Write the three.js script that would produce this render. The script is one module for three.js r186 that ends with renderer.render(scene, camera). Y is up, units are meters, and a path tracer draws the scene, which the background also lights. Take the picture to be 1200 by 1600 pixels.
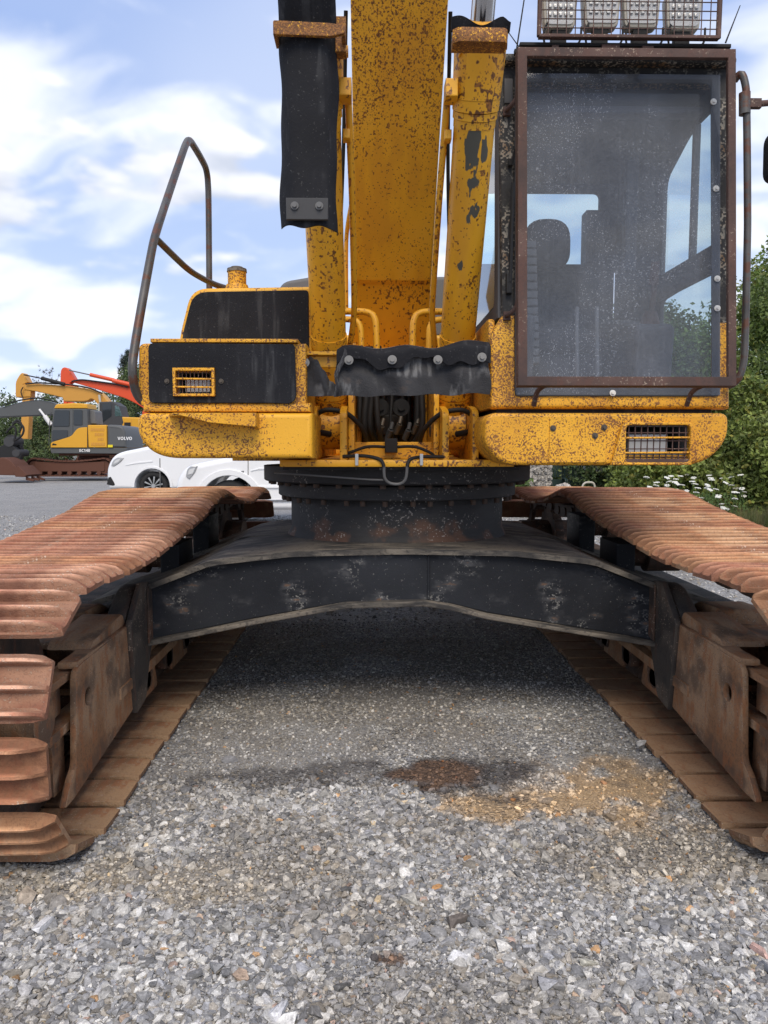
import * as THREE from 'three';
import { mergeGeometries, toCreasedNormals } from 'three/addons/utils/BufferGeometryUtils.js';
import { ConvexGeometry } from 'three/addons/geometries/ConvexGeometry.js';
import { FontLoader } from 'three/addons/loaders/FontLoader.js';
import { TextGeometry } from 'three/addons/geometries/TextGeometry.js';

// ------------------------------------------------------------------ camera, sky, sun, exposure
const scene = new THREE.Scene();
const camera = new THREE.PerspectiveCamera(69, 3 / 4, 0.05, 600);
camera.rotation.order = 'YXZ';
camera.position.set(0, 1.42, 0);
camera.rotation.set(-0.0857, -0.0172, 0);
const renderer = new THREE.WebGLRenderer({ antialias: true });
renderer.setSize(768, 1024);
renderer.toneMapping = THREE.LinearToneMapping;
renderer.toneMappingExposure = 1.42;
renderer.shadowMap.enabled = true;
const sun = new THREE.DirectionalLight(0xfff1dc, 2.0);
sun.position.set(1.5, 20, 12);
sun.target.position.set(0, 0, -4.5);
sun.castShadow = true;
sun.shadow.radius = 64;
sun.shadow.mapSize.set(2048, 2048);
Object.assign(sun.shadow.camera, { left: -12, right: 12, top: 12, bottom: -12, near: 1, far: 60 });
scene.add(sun, sun.target);

// ------------------------------------------------------------------ random numbers and noise
function rng(seed) {
  let a = seed >>> 0;
  return () => { a = (a + 0x6D2B79F5) >>> 0; let t = Math.imul(a ^ (a >>> 15), 1 | a); t = (t + Math.imul(t ^ (t >>> 7), 61 | t)) ^ t; return ((t ^ (t >>> 14)) >>> 0) / 4294967296; };
}
const clamp = (x, a = 0, b = 1) => Math.min(b, Math.max(a, x));
const sm = (a, b, x) => { const t = clamp((x - a) / (b - a)); return t * t * (3 - 2 * t); };
const mixc = (a, b, t) => [a[0] + (b[0] - a[0]) * t, a[1] + (b[1] - a[1]) * t, a[2] + (b[2] - a[2]) * t];
function hash(x, y, s) { let h = Math.imul(x, 374761393) ^ Math.imul(y, 668265263) ^ Math.imul(s, 2246822519); h = Math.imul(h ^ (h >>> 13), 1274126177); return ((h ^ (h >>> 16)) >>> 0) / 4294967296; }
function vnoise(x, y, px, py, s) {              // value noise that repeats after px, py cells
  const xi = Math.floor(x), yi = Math.floor(y), fx = x - xi, fy = y - yi, u = fx * fx * (3 - 2 * fx), v = fy * fy * (3 - 2 * fy);
  const x0 = ((xi % px) + px) % px, x1 = (x0 + 1) % px, y0 = ((yi % py) + py) % py, y1 = (y0 + 1) % py;
  const a = hash(x0, y0, s), b = hash(x1, y0, s), c = hash(x0, y1, s), d = hash(x1, y1, s);
  return a + (b - a) * u + (c - a + (a - b - c + d) * u) * v;
}
function fbm(u, v, p, oct, s, py = p) {         // u, v in 0..1, p cells across the tile
  let a = 0.5, t = 0, n = 0;
  for (let o = 0; o < oct; o++) { t += a * vnoise(u * p, v * py, p, py, s + o * 17); n += a; a *= 0.5; p *= 2; py *= 2; }
  return t / n;
}
const big = 1 << 20, wn = (x, y, oct, s) => { let a = 0.5, t = 0, n = 0; for (let o = 0; o < oct; o++) { t += a * vnoise(x, y, big, big, s + o * 13); n += a; a *= 0.5; x *= 2; y *= 2; } return t / n; };

// ------------------------------------------------------------------ the sky: air and clouds for every direction
{
  const W = 2048, H = 1024, data = new Float32Array(W * H * 4);
  for (let j = 0; j < H; j++) for (let i = 0; i < W; i++) {
    const el = ((j + 0.5) / H - 0.5) * Math.PI, az = ((i + 0.5) / W - 0.5) * 2 * Math.PI, y = Math.sin(el), c = Math.cos(el), x = c * Math.cos(az), z = c * Math.sin(az);
    let col;
    if (y < -0.01) col = [0.30, 0.30, 0.30];
    else {
      const e = Math.max(y, 0), t = Math.pow(e, 0.55);
      col = mixc([0.50, 0.62, 0.82], [0.17, 0.27, 0.56], sm(0.05, 0.95, t));
      const k = 1 / (e + 0.16), px = x * k, pz = z * k;
      const warp = wn(px * 1.1 + 7, pz * 1.1 + 3, 4, 5) - 0.5;
      const wisp = wn(px * 2.0 + pz * 0.7 + warp * 2.4 + 20, pz * 4.2 - px * 1.3 + warp * 3.4 + 40, 7, 11);
      const veil = wn(px * 0.8 + 60, pz * 0.8 + 11, 4, 23);
      let a = sm(0.43, 0.70, wisp) * 0.90 + sm(0.45, 0.75, veil) * 0.30;
      a = clamp(a + 0.42 * Math.exp(-e * 8));
      col = mixc(col, [0.73, 0.765, 0.83], clamp(a, 0, 0.95));
      // heaps of cloud in a belt above the horizon
      const u = az * 7.4, v = el * 19.0;
      const shapeAt = (uu, vv) => wn(uu + 31, vv * 1.15 + 17, 6, 41) - 0.055 * Math.abs(vv - 5.2);
      const d = shapeAt(u, v), m = sm(0.50, 0.62, d) * sm(0.02, 0.10, e) * sm(0.60, 0.40, e);
      if (m > 0) {
        const light = clamp(0.5 + (d - shapeAt(u, v + 0.42)) * 3.6);
        col = mixc(col, mixc([0.50, 0.53, 0.60], [0.80, 0.80, 0.82], light), m * 0.8);
      }
    }
    const o = (j * W + i) * 4; data[o] = col[0]; data[o + 1] = col[1]; data[o + 2] = col[2]; data[o + 3] = 1;
  }
  const sky = new THREE.DataTexture(data, W, H, THREE.RGBAFormat, THREE.FloatType);
  sky.mapping = THREE.EquirectangularReflectionMapping; sky.magFilter = THREE.LinearFilter; sky.minFilter = THREE.LinearFilter; sky.needsUpdate = true;
  scene.background = sky; scene.environment = sky;
}

// ------------------------------------------------------------------ textures
const enc = (c) => (c <= 0.0031308 ? c * 12.92 : 1.055 * Math.pow(c, 1 / 2.4) - 0.055);
function tex(W, H, f, size, srgb = true) {       // f(u, v) gives a linear colour or one number; size = metres per repeat ([w, h])
  const data = new Uint8Array(W * H * 4);
  for (let j = 0; j < H; j++) for (let i = 0; i < W; i++) {
    const c = f((i + 0.5) / W, (j + 0.5) / H), o = (j * W + i) * 4;
    for (let k = 0; k < 3; k++) { const q = typeof c === 'number' ? c : c[k]; data[o + k] = Math.round(255 * clamp(srgb ? enc(Math.max(q, 0)) : q)); }
    data[o + 3] = 255;
  }
  const t = new THREE.DataTexture(data, W, H); t.wrapS = t.wrapT = THREE.RepeatWrapping; t.magFilter = THREE.LinearFilter; t.minFilter = THREE.LinearMipmapLinearFilter; t.generateMipmaps = true;
  if (srgb) t.colorSpace = THREE.SRGBColorSpace;
  if (size) t.repeat.set(1 / size[0], 1 / size[1]);
  t.needsUpdate = true; return t;
}
const YEL = [0.80, 0.405, 0.018], RUSTD = [0.10, 0.037, 0.014], RUSTO = [0.36, 0.145, 0.03], PRIMER = [0.085, 0.085, 0.07];
function yellowAt(u, v, p, dens, s, q = p) {            // old yellow paint with rust specks; p = cells per tile for a 16 mm grain
  const tone = fbm(u, v, 5, 4, s + 1);
  let c = mixc(mixc(YEL, [0.70, 0.335, 0.02], sm(0.45, 0.75, tone)), [0.82, 0.43, 0.035], sm(0.55, 0.3, tone) * 0.5);
  const spot = fbm(u, v, p, 2, s + 2, q), fine = fbm(u, v, p * 2, 2, s + 9, q * 2), rim = sm(0.07, 0.0, 0.80 - dens * 0.36 - spot);
  c = mixc(c, [0.46, 0.20, 0.025], rim * 0.7);
  const k = Math.max(sm(0.80 - dens * 0.36, 0.83 - dens * 0.36, spot), dens > 0.25 ? sm(0.83 - dens * 0.30, 0.86 - dens * 0.30, fine) : 0);
  return mixc(c, mixc(RUSTD, RUSTO, sm(0.4, 0.7, fine) * 0.75), k * 0.93);
}
const T = {};
T.yellow = tex(1024, 1024, (u, v) => yellowAt(u, v, 90, 0.34 * sm(0.40, 0.7, fbm(u, v, 4, 3, 77)) + 0.12, 3), [1.2, 1.2]);
T.speckled = tex(1024, 1024, (u, v) => yellowAt(u, v, 200, 0.46 + 1.1 * (fbm(u, v, 4, 4, 78) - 0.5) + 0.7 * (fbm(u, v, 24, 3, 75) - 0.5), 5), [1.0, 1.0]);
T.speckledLeft = tex(1024, 1024, (u, v) => yellowAt(u, v, 180, 0.55 * sm(0.92, 0.62, ((u + 0.88) % 1) + 0.35 * (fbm(u, v, 8, 4, 76) - 0.5)) + 1.0 * (fbm(u, v, 4, 4, 79) - 0.5) + 0.7 * (fbm(u, v, 24, 3, 72) - 0.5), 8), [1.0, 1.0]);
T.clamp = tex(512, 512, (u, v) => yellowAt(u, v, 60, 1.28 + 0.5 * (fbm(u, v, 6, 3, 73) - 0.5), 6), [0.4, 0.4]);
T.boom = tex(512, 1024, (u, v) => yellowAt(u, v, 64, 0.08 + 0.38 * sm(0.44, 0.72, v + 0.25 * (fbm(u, v, 4, 3, 79) - 0.5)) + 0.45 * (fbm(u, v, 9, 3, 74, 27) - 0.5), 7, 180));
T.barrel = tex(512, 1024, (u, v) => {
  let c = yellowAt(u, v, 44, 0.08 + 0.26 * sm(0.42, 0.7, fbm(u, v, 5, 3, 80, 12)), 9, 110);
  const w = fbm(u, v, 24, 4, 81) - 0.5;
  for (const [pu, pv, ru, rv] of [[0.25, 0.925, 0.055, 0.085], [0.34, 0.93, 0.03, 0.045], [0.29, 0.74, 0.055, 0.042], [0.22, 0.57, 0.022, 0.018], [0.25, 0.83, 0.05, 0.02]]) {
    const d = Math.hypot((u - pu) / ru, (v - pv) / rv) + w * 2.1 + (pv < 0.8 ? 0.28 : 0);
    c = mixc(c, PRIMER, sm(1.03, 0.93, d));
  }
  return c;
});
T.rubber = tex(1024, 1024, (u, v) => {
  const a = fbm(u, v, 6, 5, 101), g = fbm(u, v, 160, 2, 102), streak = fbm(u, v, 40, 3, 103, 4);
  let c = mixc([0.007, 0.0075, 0.010], [0.020, 0.021, 0.026], a); c = mixc(c, [0.075, 0.077, 0.082], sm(0.56, 0.8, streak) * 0.5 * sm(0.4, 0.7, a));
  return mixc(c, [0.13, 0.13, 0.13], sm(0.80, 0.86, g) * 0.35);
}, [1, 1]);
T.wornRubber = tex(1024, 512, (u, v) => {
  const a = fbm(u, v, 7, 5, 105), st = fbm(u, v, 44, 4, 106, 6), b = fbm(u, v, 5, 4, 107);
  const c = mixc([0.015, 0.015, 0.018], [0.040, 0.041, 0.046], a);
  return mixc(mixc(c, [0.17, 0.172, 0.176], sm(0.40, 0.75, st) * sm(0.46, 0.66, b) * 0.75), [0.12, 0.085, 0.06], sm(0.6, 0.75, a) * 0.4);
}, [0.9, 0.45]);
T.black = tex(1024, 1024, (u, v) => {
  const a = fbm(u, v, 5, 5, 111), b = fbm(u, v, 9, 5, 112), g = fbm(u, v, 150, 3, 113), d = fbm(u, v, 22, 3, 114, 60);
  let c = mixc([0.007, 0.008, 0.011], [0.024, 0.027, 0.034], a);
  c = mixc(c, [0.10, 0.10, 0.105], sm(0.50, 0.75, b) * sm(0.40, 0.7, d) * 0.6); c = mixc(c, [0.24, 0.235, 0.22], sm(0.60, 0.72, b) * sm(0.62, 0.72, g) * 0.6);
  c = mixc(c, [0.15, 0.085, 0.05], sm(0.72, 0.84, d) * sm(0.55, 0.7, b) * 0.7);
  return mixc(c, [0.25, 0.24, 0.23], sm(0.80, 0.84, g) * 0.5);
}, [1.3, 1.3]);
T.deck = tex(1024, 1024, (u, v) => {
  const a = fbm(u, v, 5, 5, 121), g = fbm(u, v, 70, 4, 122), s = fbm(u, v, 6, 4, 123, 30);
  let c = mixc([0.035, 0.033, 0.032], [0.155, 0.135, 0.11], sm(0.3, 0.7, a)); c = mixc(c, [0.235, 0.205, 0.165], sm(0.5, 0.75, s) * 0.6);
  return mixc(c, [0.03, 0.028, 0.027], sm(0.55, 0.75, g) * 0.6);
}, [1.1, 1.1]);
T.ring = tex(1024, 512, (u, v) => {
  const a = fbm(u, v, 8, 5, 131), g = fbm(u, v, 150, 3, 132, 50), b = fbm(u, v, 12, 4, 133, 4);
  let c = mixc([0.010, 0.010, 0.012], [0.034, 0.033, 0.034], a);
  c = mixc(c, [0.115, 0.055, 0.032], sm(0.52, 0.72, b + 1.1 * (0.16 - v)) * 0.75);
  return mixc(c, [0.36, 0.33, 0.30], sm(0.69, 0.75, g) * sm(0.50, 0.64, b) * 0.6);
});
const rustTex = (s, base, hi, lo, red) => tex(768, 768, (u, v) => {
  const a = fbm(u, v, 5, 5, s), b = fbm(u, v, 30, 4, s + 1, 10), g = fbm(u, v, 130, 3, s + 2), d = fbm(u, v, 8, 5, s + 3);
  let c = mixc(base, hi, sm(0.42, 0.72, a)); c = mixc(c, lo, sm(0.50, 0.74, d) * 0.75); c = mixc(c, red, sm(0.54, 0.74, b) * 0.6);
  c = mixc(c, lo, sm(0.56, 0.70, g) * 0.45);
  return mixc(c, [0.52, 0.40, 0.30], sm(0.70, 0.76, g) * sm(0.45, 0.62, a) * 0.55);
}, [0.9, 0.9]);
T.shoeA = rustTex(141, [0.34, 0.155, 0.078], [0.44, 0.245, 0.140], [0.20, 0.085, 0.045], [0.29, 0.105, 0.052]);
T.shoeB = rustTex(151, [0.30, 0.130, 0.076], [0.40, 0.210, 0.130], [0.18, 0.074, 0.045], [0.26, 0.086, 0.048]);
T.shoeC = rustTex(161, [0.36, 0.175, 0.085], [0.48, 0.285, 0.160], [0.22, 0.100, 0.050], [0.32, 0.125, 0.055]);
T.frame = rustTex(171, [0.285, 0.145, 0.070], [0.40, 0.25, 0.145], [0.10, 0.066, 0.047], [0.33, 0.125, 0.045]);
T.dirt = rustTex(177, [0.31, 0.170, 0.088], [0.40, 0.255, 0.145], [0.17, 0.092, 0.050], [0.29, 0.115, 0.050]);
T.chain = rustTex(181, [0.060, 0.038, 0.027], [0.115, 0.064, 0.040], [0.022, 0.018, 0.016], [0.11, 0.042, 0.022]);
T.frameDark = rustTex(187, [0.050, 0.042, 0.036], [0.105, 0.085, 0.066], [0.022, 0.020, 0.019], [0.080, 0.042, 0.028]);
T.guard = rustTex(191, [0.072, 0.039, 0.032], [0.112, 0.062, 0.050], [0.040, 0.025, 0.023], [0.092, 0.040, 0.029]);
T.pipe = tex(512, 512, (u, v) => { const a = fbm(u, v, 6, 4, 201), b = fbm(u, v, 14, 4, 202); return mixc(mixc([0.05, 0.047, 0.046], [0.13, 0.125, 0.12], a), [0.12, 0.055, 0.035], sm(0.5, 0.7, b)); }, [0.5, 0.5]);
T.pillar = tex(512, 512, (u, v) => { const a = fbm(u, v, 60, 3, 211), b = fbm(u, v, 4, 4, 212); return mixc([0.022, 0.022, 0.023], mixc([0.34, 0.32, 0.27], [0.20, 0.12, 0.06], sm(0.5, 0.7, b)), sm(0.52, 0.62, a) * sm(0.30, 0.62, b)); }, [0.5, 0.5]);
// share of clear glass (1) against dust lying on it
T.dust = tex(1024, 1024, (u, v) => { const a = fbm(u, v, 4, 5, 221), g = fbm(u, v, 200, 2, 222), st = fbm(u, v, 90, 3, 223, 3), sp = fbm(u, v, 260, 2, 224); return clamp(0.985 - 0.12 * a - 0.015 * sm(0.45, 0.75, st) - 0.06 * g - 0.18 * sm(0.70, 0.78, sp) * sm(0.40, 0.6, a)); }, [1.2, 1.2], false);
T.bumpGrain = tex(512, 512, (u, v) => 0.6 * fbm(u, v, 10, 4, 231) + 0.4 * fbm(u, v, 90, 3, 232), [0.4, 0.4], false);
T.bumpRust = tex(512, 512, (u, v) => 0.5 * fbm(u, v, 24, 4, 241) + 0.5 * fbm(u, v, 100, 2, 242), [0.4, 0.4], false);
T.stone = tex(512, 512, (u, v) => { const a = fbm(u, v, 5, 5, 251), b = fbm(u, v, 9, 4, 252, 14), g = fbm(u, v, 60, 3, 253); let c = 0.62 + 0.4 * (a - 0.5) + 0.30 * (g - 0.5); c += 0.22 * sm(0.56, 0.72, b) - 0.16 * sm(0.46, 0.3, b); return [c, c, c * 1.01]; }, [0.06, 0.06]);
// small stones pressed into grit: colour and height of every stone, no shading
function cells(u, v, n, s) {
  const x = u * n, y = v * n, xi = Math.floor(x), yi = Math.floor(y); let d1 = 9, d2 = 9, id = 0;
  for (let j = -1; j < 2; j++) for (let i = -1; i < 2; i++) {
    const cx = (((xi + i) % n) + n) % n, cy = (((yi + j) % n) + n) % n, dx = xi + i + 0.15 + 0.7 * hash(cx, cy, s) - x, dy = yi + j + 0.15 + 0.7 * hash(cx, cy, s + 1) - y, d = Math.hypot(dx, dy);
    if (d < d1) { d2 = d1; d1 = d; id = hash(cx, cy, s + 2); } else if (d < d2) d2 = d;
  }
  return [d1, d2 - d1, id];
}
const STONES = [[0.30, 0.30, 0.305], [0.20, 0.203, 0.21], [0.38, 0.38, 0.375], [0.165, 0.166, 0.17], [0.34, 0.335, 0.32], [0.27, 0.25, 0.22], [0.43, 0.425, 0.41], [0.23, 0.235, 0.25]];
const GN = 150;
{
  const N = 1536, edge = new Float32Array(N * N); let k = 0;
  T.gravel = tex(N, N, (u, v) => {
    const [, e, id] = cells(u, v, GN, 261), [, e2, id2] = cells(u, v, GN * 3, 271), a = fbm(u, v, 5, 4, 281), g = fbm(u, v, 500, 2, 282), lie = (id > 0.35 ? 1 : 0) * sm(0.30, 0.5, a);
    edge[k++] = clamp(0.22 * sm(0, 0.5, e2) + 0.75 * sm(0, 0.45, e) * lie * (0.5 + 0.5 * id));
    let c = mixc([0.215, 0.205, 0.19], STONES[Math.floor(id2 * 7.99)], sm(0.05, 0.25, e2) * 0.75);
    c = mixc(c, STONES[Math.floor(id * 7.99)], sm(0.04, 0.14, e) * lie);
    const q = 0.78 + 0.6 * g; return [c[0] * q, c[1] * q, c[2] * q];
  }, [3, 3]);
  k = 0; T.gravelBump = tex(N, N, () => edge[k++], [3, 3], false);
}

// ------------------------------------------------------------------ materials
const std = (o) => new THREE.MeshStandardMaterial({ side: THREE.DoubleSide, roughness: 0.6, ...o });
const lin = (r, g, b) => new THREE.Color().setRGB(r, g, b);
const flat = (r, g, b, o = {}) => std({ color: lin(r, g, b), ...o });
const phys = (o) => new THREE.MeshPhysicalMaterial({ side: THREE.DoubleSide, ...o });
const M = {
  yellow: std({ map: T.yellow, roughness: 0.48, bumpMap: T.bumpGrain, bumpScale: 0.0008 }),
  speckled: std({ map: T.speckled, roughness: 0.58, bumpMap: T.bumpRust, bumpScale: 0.0012 }),
  clamp: std({ map: T.clamp, roughness: 0.7 }),
  speckledLeft: std({ map: T.speckledLeft, roughness: 0.55, bumpMap: T.bumpRust, bumpScale: 0.0008 }),
  boom: std({ map: T.boom, roughness: 0.55 }),
  barrel: std({ map: T.barrel, roughness: 0.42 }),
  rubber: phys({ map: T.rubber, roughness: 0.8, specularIntensity: 0.45, bumpMap: T.bumpGrain, bumpScale: 0.002 }),
  worn: std({ map: T.wornRubber, roughness: 0.8, bumpMap: T.bumpRust, bumpScale: 0.003 }),
  black: phys({ map: T.black, roughness: 0.62, specularIntensity: 0.6, bumpMap: T.bumpGrain, bumpScale: 0.0012 }),
  deck: std({ map: T.deck, roughness: 0.75, bumpMap: T.bumpRust, bumpScale: 0.003 }),
  ring: std({ map: T.ring, roughness: 0.7, bumpMap: T.bumpRust, bumpScale: 0.002 }),
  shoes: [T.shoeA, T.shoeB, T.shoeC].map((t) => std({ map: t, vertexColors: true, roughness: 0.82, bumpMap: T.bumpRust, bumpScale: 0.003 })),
  dirtShoe: std({ map: T.dirt, roughness: 0.9, bumpMap: T.bumpRust, bumpScale: 0.004 }),
  frameDark: std({ map: T.frameDark, roughness: 0.75, bumpMap: T.bumpRust, bumpScale: 0.002 }),
  frame: std({ map: T.frame, roughness: 0.8, bumpMap: T.bumpRust, bumpScale: 0.003 }),
  chain: std({ map: T.chain, roughness: 0.75, bumpMap: T.bumpRust, bumpScale: 0.002 }),
  guard: std({ map: T.guard, roughness: 0.75, bumpMap: T.bumpRust, bumpScale: 0.001 }),
  pipe: std({ map: T.pipe, roughness: 0.45, metalness: 0.3 }),
  pillar: std({ map: T.pillar, roughness: 0.75, bumpMap: T.bumpRust, bumpScale: 0.0015 }),
  hose: flat(0.010, 0.010, 0.011, { roughness: 0.7 }),
  dark: flat(0.012, 0.012, 0.013, { roughness: 0.8 }),
  darkGrey: flat(0.045, 0.046, 0.050, { roughness: 0.7 }),
  midGrey: flat(0.13, 0.132, 0.135, { roughness: 0.65 }),
  chrome: flat(0.55, 0.55, 0.56, { roughness: 0.16, metalness: 1 }),
  zinc: flat(0.50, 0.50, 0.49, { roughness: 0.38, metalness: 0.7 }),
  paleZinc: flat(0.70, 0.70, 0.68, { roughness: 0.5 }),
  washer: flat(0.24, 0.235, 0.225, { roughness: 0.5, metalness: 0.4 }),
  bolt: flat(0.10, 0.085, 0.07, { roughness: 0.55, metalness: 0.5 }),
  cream: flat(0.50, 0.47, 0.40, { roughness: 0.5 }),
  lens: new THREE.MeshPhysicalMaterial({ color: lin(0.85, 0.86, 0.86), roughness: 0.25, transmission: 0.35, thickness: 0, side: THREE.DoubleSide }),
  white: flat(0.80, 0.80, 0.80, { roughness: 0.3 }),
  paintWhite: new THREE.MeshPhysicalMaterial({ color: lin(0.80, 0.81, 0.82), roughness: 0.35, clearcoat: 0.8, clearcoatRoughness: 0.08, side: THREE.DoubleSide }),
  glassDusty: new THREE.MeshPhysicalMaterial({ color: lin(0.60, 0.65, 0.74), roughness: 0.04, transmission: 0.97, specularIntensity: 0.5, transmissionMap: T.dust, thickness: 0, side: THREE.DoubleSide }),
  glass: new THREE.MeshPhysicalMaterial({ color: lin(0.82, 0.98, 0.97), roughness: 0.03, transmission: 0.97, thickness: 0, side: THREE.DoubleSide }),
  glassDark: flat(0.03, 0.035, 0.04, { roughness: 0.06 }),
  tyre: flat(0.02, 0.02, 0.021, { roughness: 0.8 }),
  seat: flat(0.035, 0.036, 0.042, { roughness: 0.9 }),
  inside: flat(0.085, 0.087, 0.095, { roughness: 0.8 }),
  orange: flat(0.66, 0.075, 0.018, { roughness: 0.45 }),
  yellowFar: flat(0.66, 0.335, 0.020, { roughness: 0.5 }),
  ochreFar: flat(0.58, 0.285, 0.045, { roughness: 0.5 }),
  rustFar: flat(0.105, 0.042, 0.026, { roughness: 0.85 }),
  greyFar: flat(0.085, 0.090, 0.092, { roughness: 0.55 }),
  bark: flat(0.07, 0.052, 0.038, { roughness: 0.95 }),
};

// ------------------------------------------------------------------ geometry helpers; D = metres in front of the camera position along the yard (z = -D)
const V = (x, y, z) => new THREE.Vector3(x, y, z);
const ccw = (p) => (p.reduce((a, [x, y], i) => a + x * p[(i + 1) % p.length][1] - p[(i + 1) % p.length][0] * y, 0) < 0 ? p.slice().reverse() : p);
function shapeOf(pts, holes = []) {
  pts = ccw(pts); holes = holes.map((h) => ccw(h).slice().reverse());
  const draw = (s, p) => {
    const n = p.length;
    p.forEach(([x, y, r], i) => {
      if (!r) return i ? s.lineTo(x, y) : s.moveTo(x, y);
      const a = p[(i + n - 1) % n], b = p[(i + 1) % n], la = Math.hypot(a[0] - x, a[1] - y), lb = Math.hypot(b[0] - x, b[1] - y), ra = Math.min(r, la * 0.49) / la, rb = Math.min(r, lb * 0.49) / lb;
      const x0 = x + (a[0] - x) * ra, y0 = y + (a[1] - y) * ra;
      i ? s.lineTo(x0, y0) : s.moveTo(x0, y0);
      s.quadraticCurveTo(x, y, x + (b[0] - x) * rb, y + (b[1] - y) * rb);
    });
    s.closePath(); return s;
  };
  const s = draw(new THREE.Shape(), pts); for (const h of holes) s.holes.push(draw(new THREE.Path(), h)); return s;
}
function extrude(pts, depth, b, holes) {
  b = Math.min(b, depth * 0.45);
  const g = toCreasedNormals(new THREE.ExtrudeGeometry(shapeOf(pts, holes), { depth: depth - 2 * b, bevelEnabled: b > 0, bevelThickness: b, bevelSize: b, bevelOffset: -b, bevelSegments: b > 0.015 ? 5 : 2, curveSegments: 6 }).translate(0, 0, b), 0.6), p = g.attributes.position, n = g.attributes.normal;
  for (let i = 0; i < p.count; i += 3) for (const z of [0, depth]) if ([0, 1, 2].every((k) => Math.abs(p.getZ(i + k) - z) < 1e-5)) for (let k = 0; k < 3; k++) n.setXYZ(i + k, 0, 0, z ? 1 : -1);
  return g;
}
const exZ = (pts, D0, D1, b = 0.003, holes = []) => extrude(pts, D1 - D0, b, holes).translate(0, 0, -D1);
const exX = (pts, x0, x1, b = 0.003, holes = []) => extrude(pts, x1 - x0, b, holes).rotateY(Math.PI / 2).translate(x0, 0, 0);
const exY = (pts, y0, y1, b = 0.003, holes = []) => extrude(pts, y1 - y0, b, holes).rotateX(-Math.PI / 2).translate(0, y0, 0);
const box = (x0, x1, y0, y1, D0, D1, b = 0.004) => exZ([[x0, y0], [x1, y0], [x1, y1], [x0, y1]], D0, D1, b);
function cyl(p, q, r0, r1 = r0, seg = 24, open = false) {
  const d = q.clone().sub(p), g = new THREE.CylinderGeometry(r1, r0, d.length(), seg, 1, open);
  g.applyQuaternion(new THREE.Quaternion().setFromUnitVectors(V(0, 1, 0), d.clone().normalize())); const m = p.clone().add(q).multiplyScalar(0.5); return g.translate(m.x, m.y, m.z);
}
function tube(pts, r, bend = 0.06, seg = 8) {     // a pipe or hose through points with rounded bends
  const out = [pts[0]];
  for (let i = 1; i < pts.length - 1; i++) {
    const a = pts[i - 1], b = pts[i], c = pts[i + 1], ka = Math.min(bend, a.distanceTo(b) * 0.45) / a.distanceTo(b), kc = Math.min(bend, c.distanceTo(b) * 0.45) / c.distanceTo(b);
    const p = b.clone().lerp(a, ka), q = b.clone().lerp(c, kc); out.push(p, p.clone().multiplyScalar(0.25).add(b.clone().multiplyScalar(0.5)).add(q.clone().multiplyScalar(0.25)), q);
  }
  out.push(pts[pts.length - 1]);
  const c = new THREE.CatmullRomCurve3(out, false, 'centripetal'); return new THREE.TubeGeometry(c, Math.max(12, out.length * 8), r, seg, false);
}
function lathe(profile, cx, cz, seg = 72) { return toCreasedNormals(new THREE.LatheGeometry(profile.map(([r, h]) => new THREE.Vector2(r, h)), seg).toNonIndexed(), 0.6).translate(cx, 0, cz); }
function boxUV(g) {
  const p = g.attributes.position, uv = new Float32Array(p.count * 2), a = V(), b = V(), c = V();
  for (let i = 0; i < p.count; i += 3) {
    a.fromBufferAttribute(p, i); b.fromBufferAttribute(p, i + 1); c.fromBufferAttribute(p, i + 2);
    const n = b.clone().sub(a).cross(c.clone().sub(a)), x = Math.abs(n.x), y = Math.abs(n.y), z = Math.abs(n.z);
    [a, b, c].forEach((q, k) => { const [s, t] = x > y && x > z ? [q.z, q.y] : y > z ? [q.x, q.z] : [q.x, q.y]; uv[(i + k) * 2] = s + 0.37; uv[(i + k) * 2 + 1] = t + 0.21; });
  }
  g.setAttribute('uv', new THREE.BufferAttribute(uv, 2)); return g;
}
function join(list, keepUV = false) {
  const gs = (Array.isArray(list) ? list : [list]).map((g) => { const k = g.index ? g.toNonIndexed() : g.clone(); for (const n of Object.keys(k.attributes)) if (!['position', 'normal', ...(keepUV ? ['uv'] : [])].includes(n)) k.deleteAttribute(n); return k; });
  const g = gs.length > 1 ? mergeGeometries(gs) : gs[0]; return keepUV ? g : boxUV(g);
}
let ORG = V(0, 0, 0);
const used = {};
const numbered = (n) => { const k = (used[n] = (used[n] ?? -1) + 1); return k ? n + '_' + String(k).padStart(3, '0') : n; };
function thing(name, label, category, at, group) {
  const o = new THREE.Group(); o.name = numbered(name); o.position.copy(at); o.userData = { label, category }; if (group) o.userData.group = group;
  scene.add(o); ORG = at.clone(); return o;
}
function mk(name, geos, mat, parent, label, keepUV = false) {
  const m = new THREE.Mesh(join(geos, keepUV).translate(-ORG.x, -ORG.y, -ORG.z), mat); m.name = name; m.castShadow = m.receiveShadow = true; if (label) m.userData.label = label; parent.add(m); return m;
}
function put(name, geo, mat, parent, pos, quat) {    // one more copy of a shared small piece
  const m = new THREE.Mesh(geo, mat); m.name = name; m.position.copy(pos).sub(ORG); if (quat) m.quaternion.copy(quat); m.castShadow = m.receiveShadow = true; parent.add(m); return m;
}
function structure(o) { o.userData.kind = 'structure'; return o; }
const at = (px, py, D) => {                         // metres [x, y] of a point of the yard seen at that place, D metres off
  const p = V((px - 600) / 1164, -(py - 800) / 1164, -1).applyEuler(camera.rotation); return [p.x * D / -p.z, 1.42 + p.y * D / -p.z];
};
const atAll = (D, ...pp) => pp.map(([x, y, r]) => [...at(x, y, D), r ?? 0]);

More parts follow.
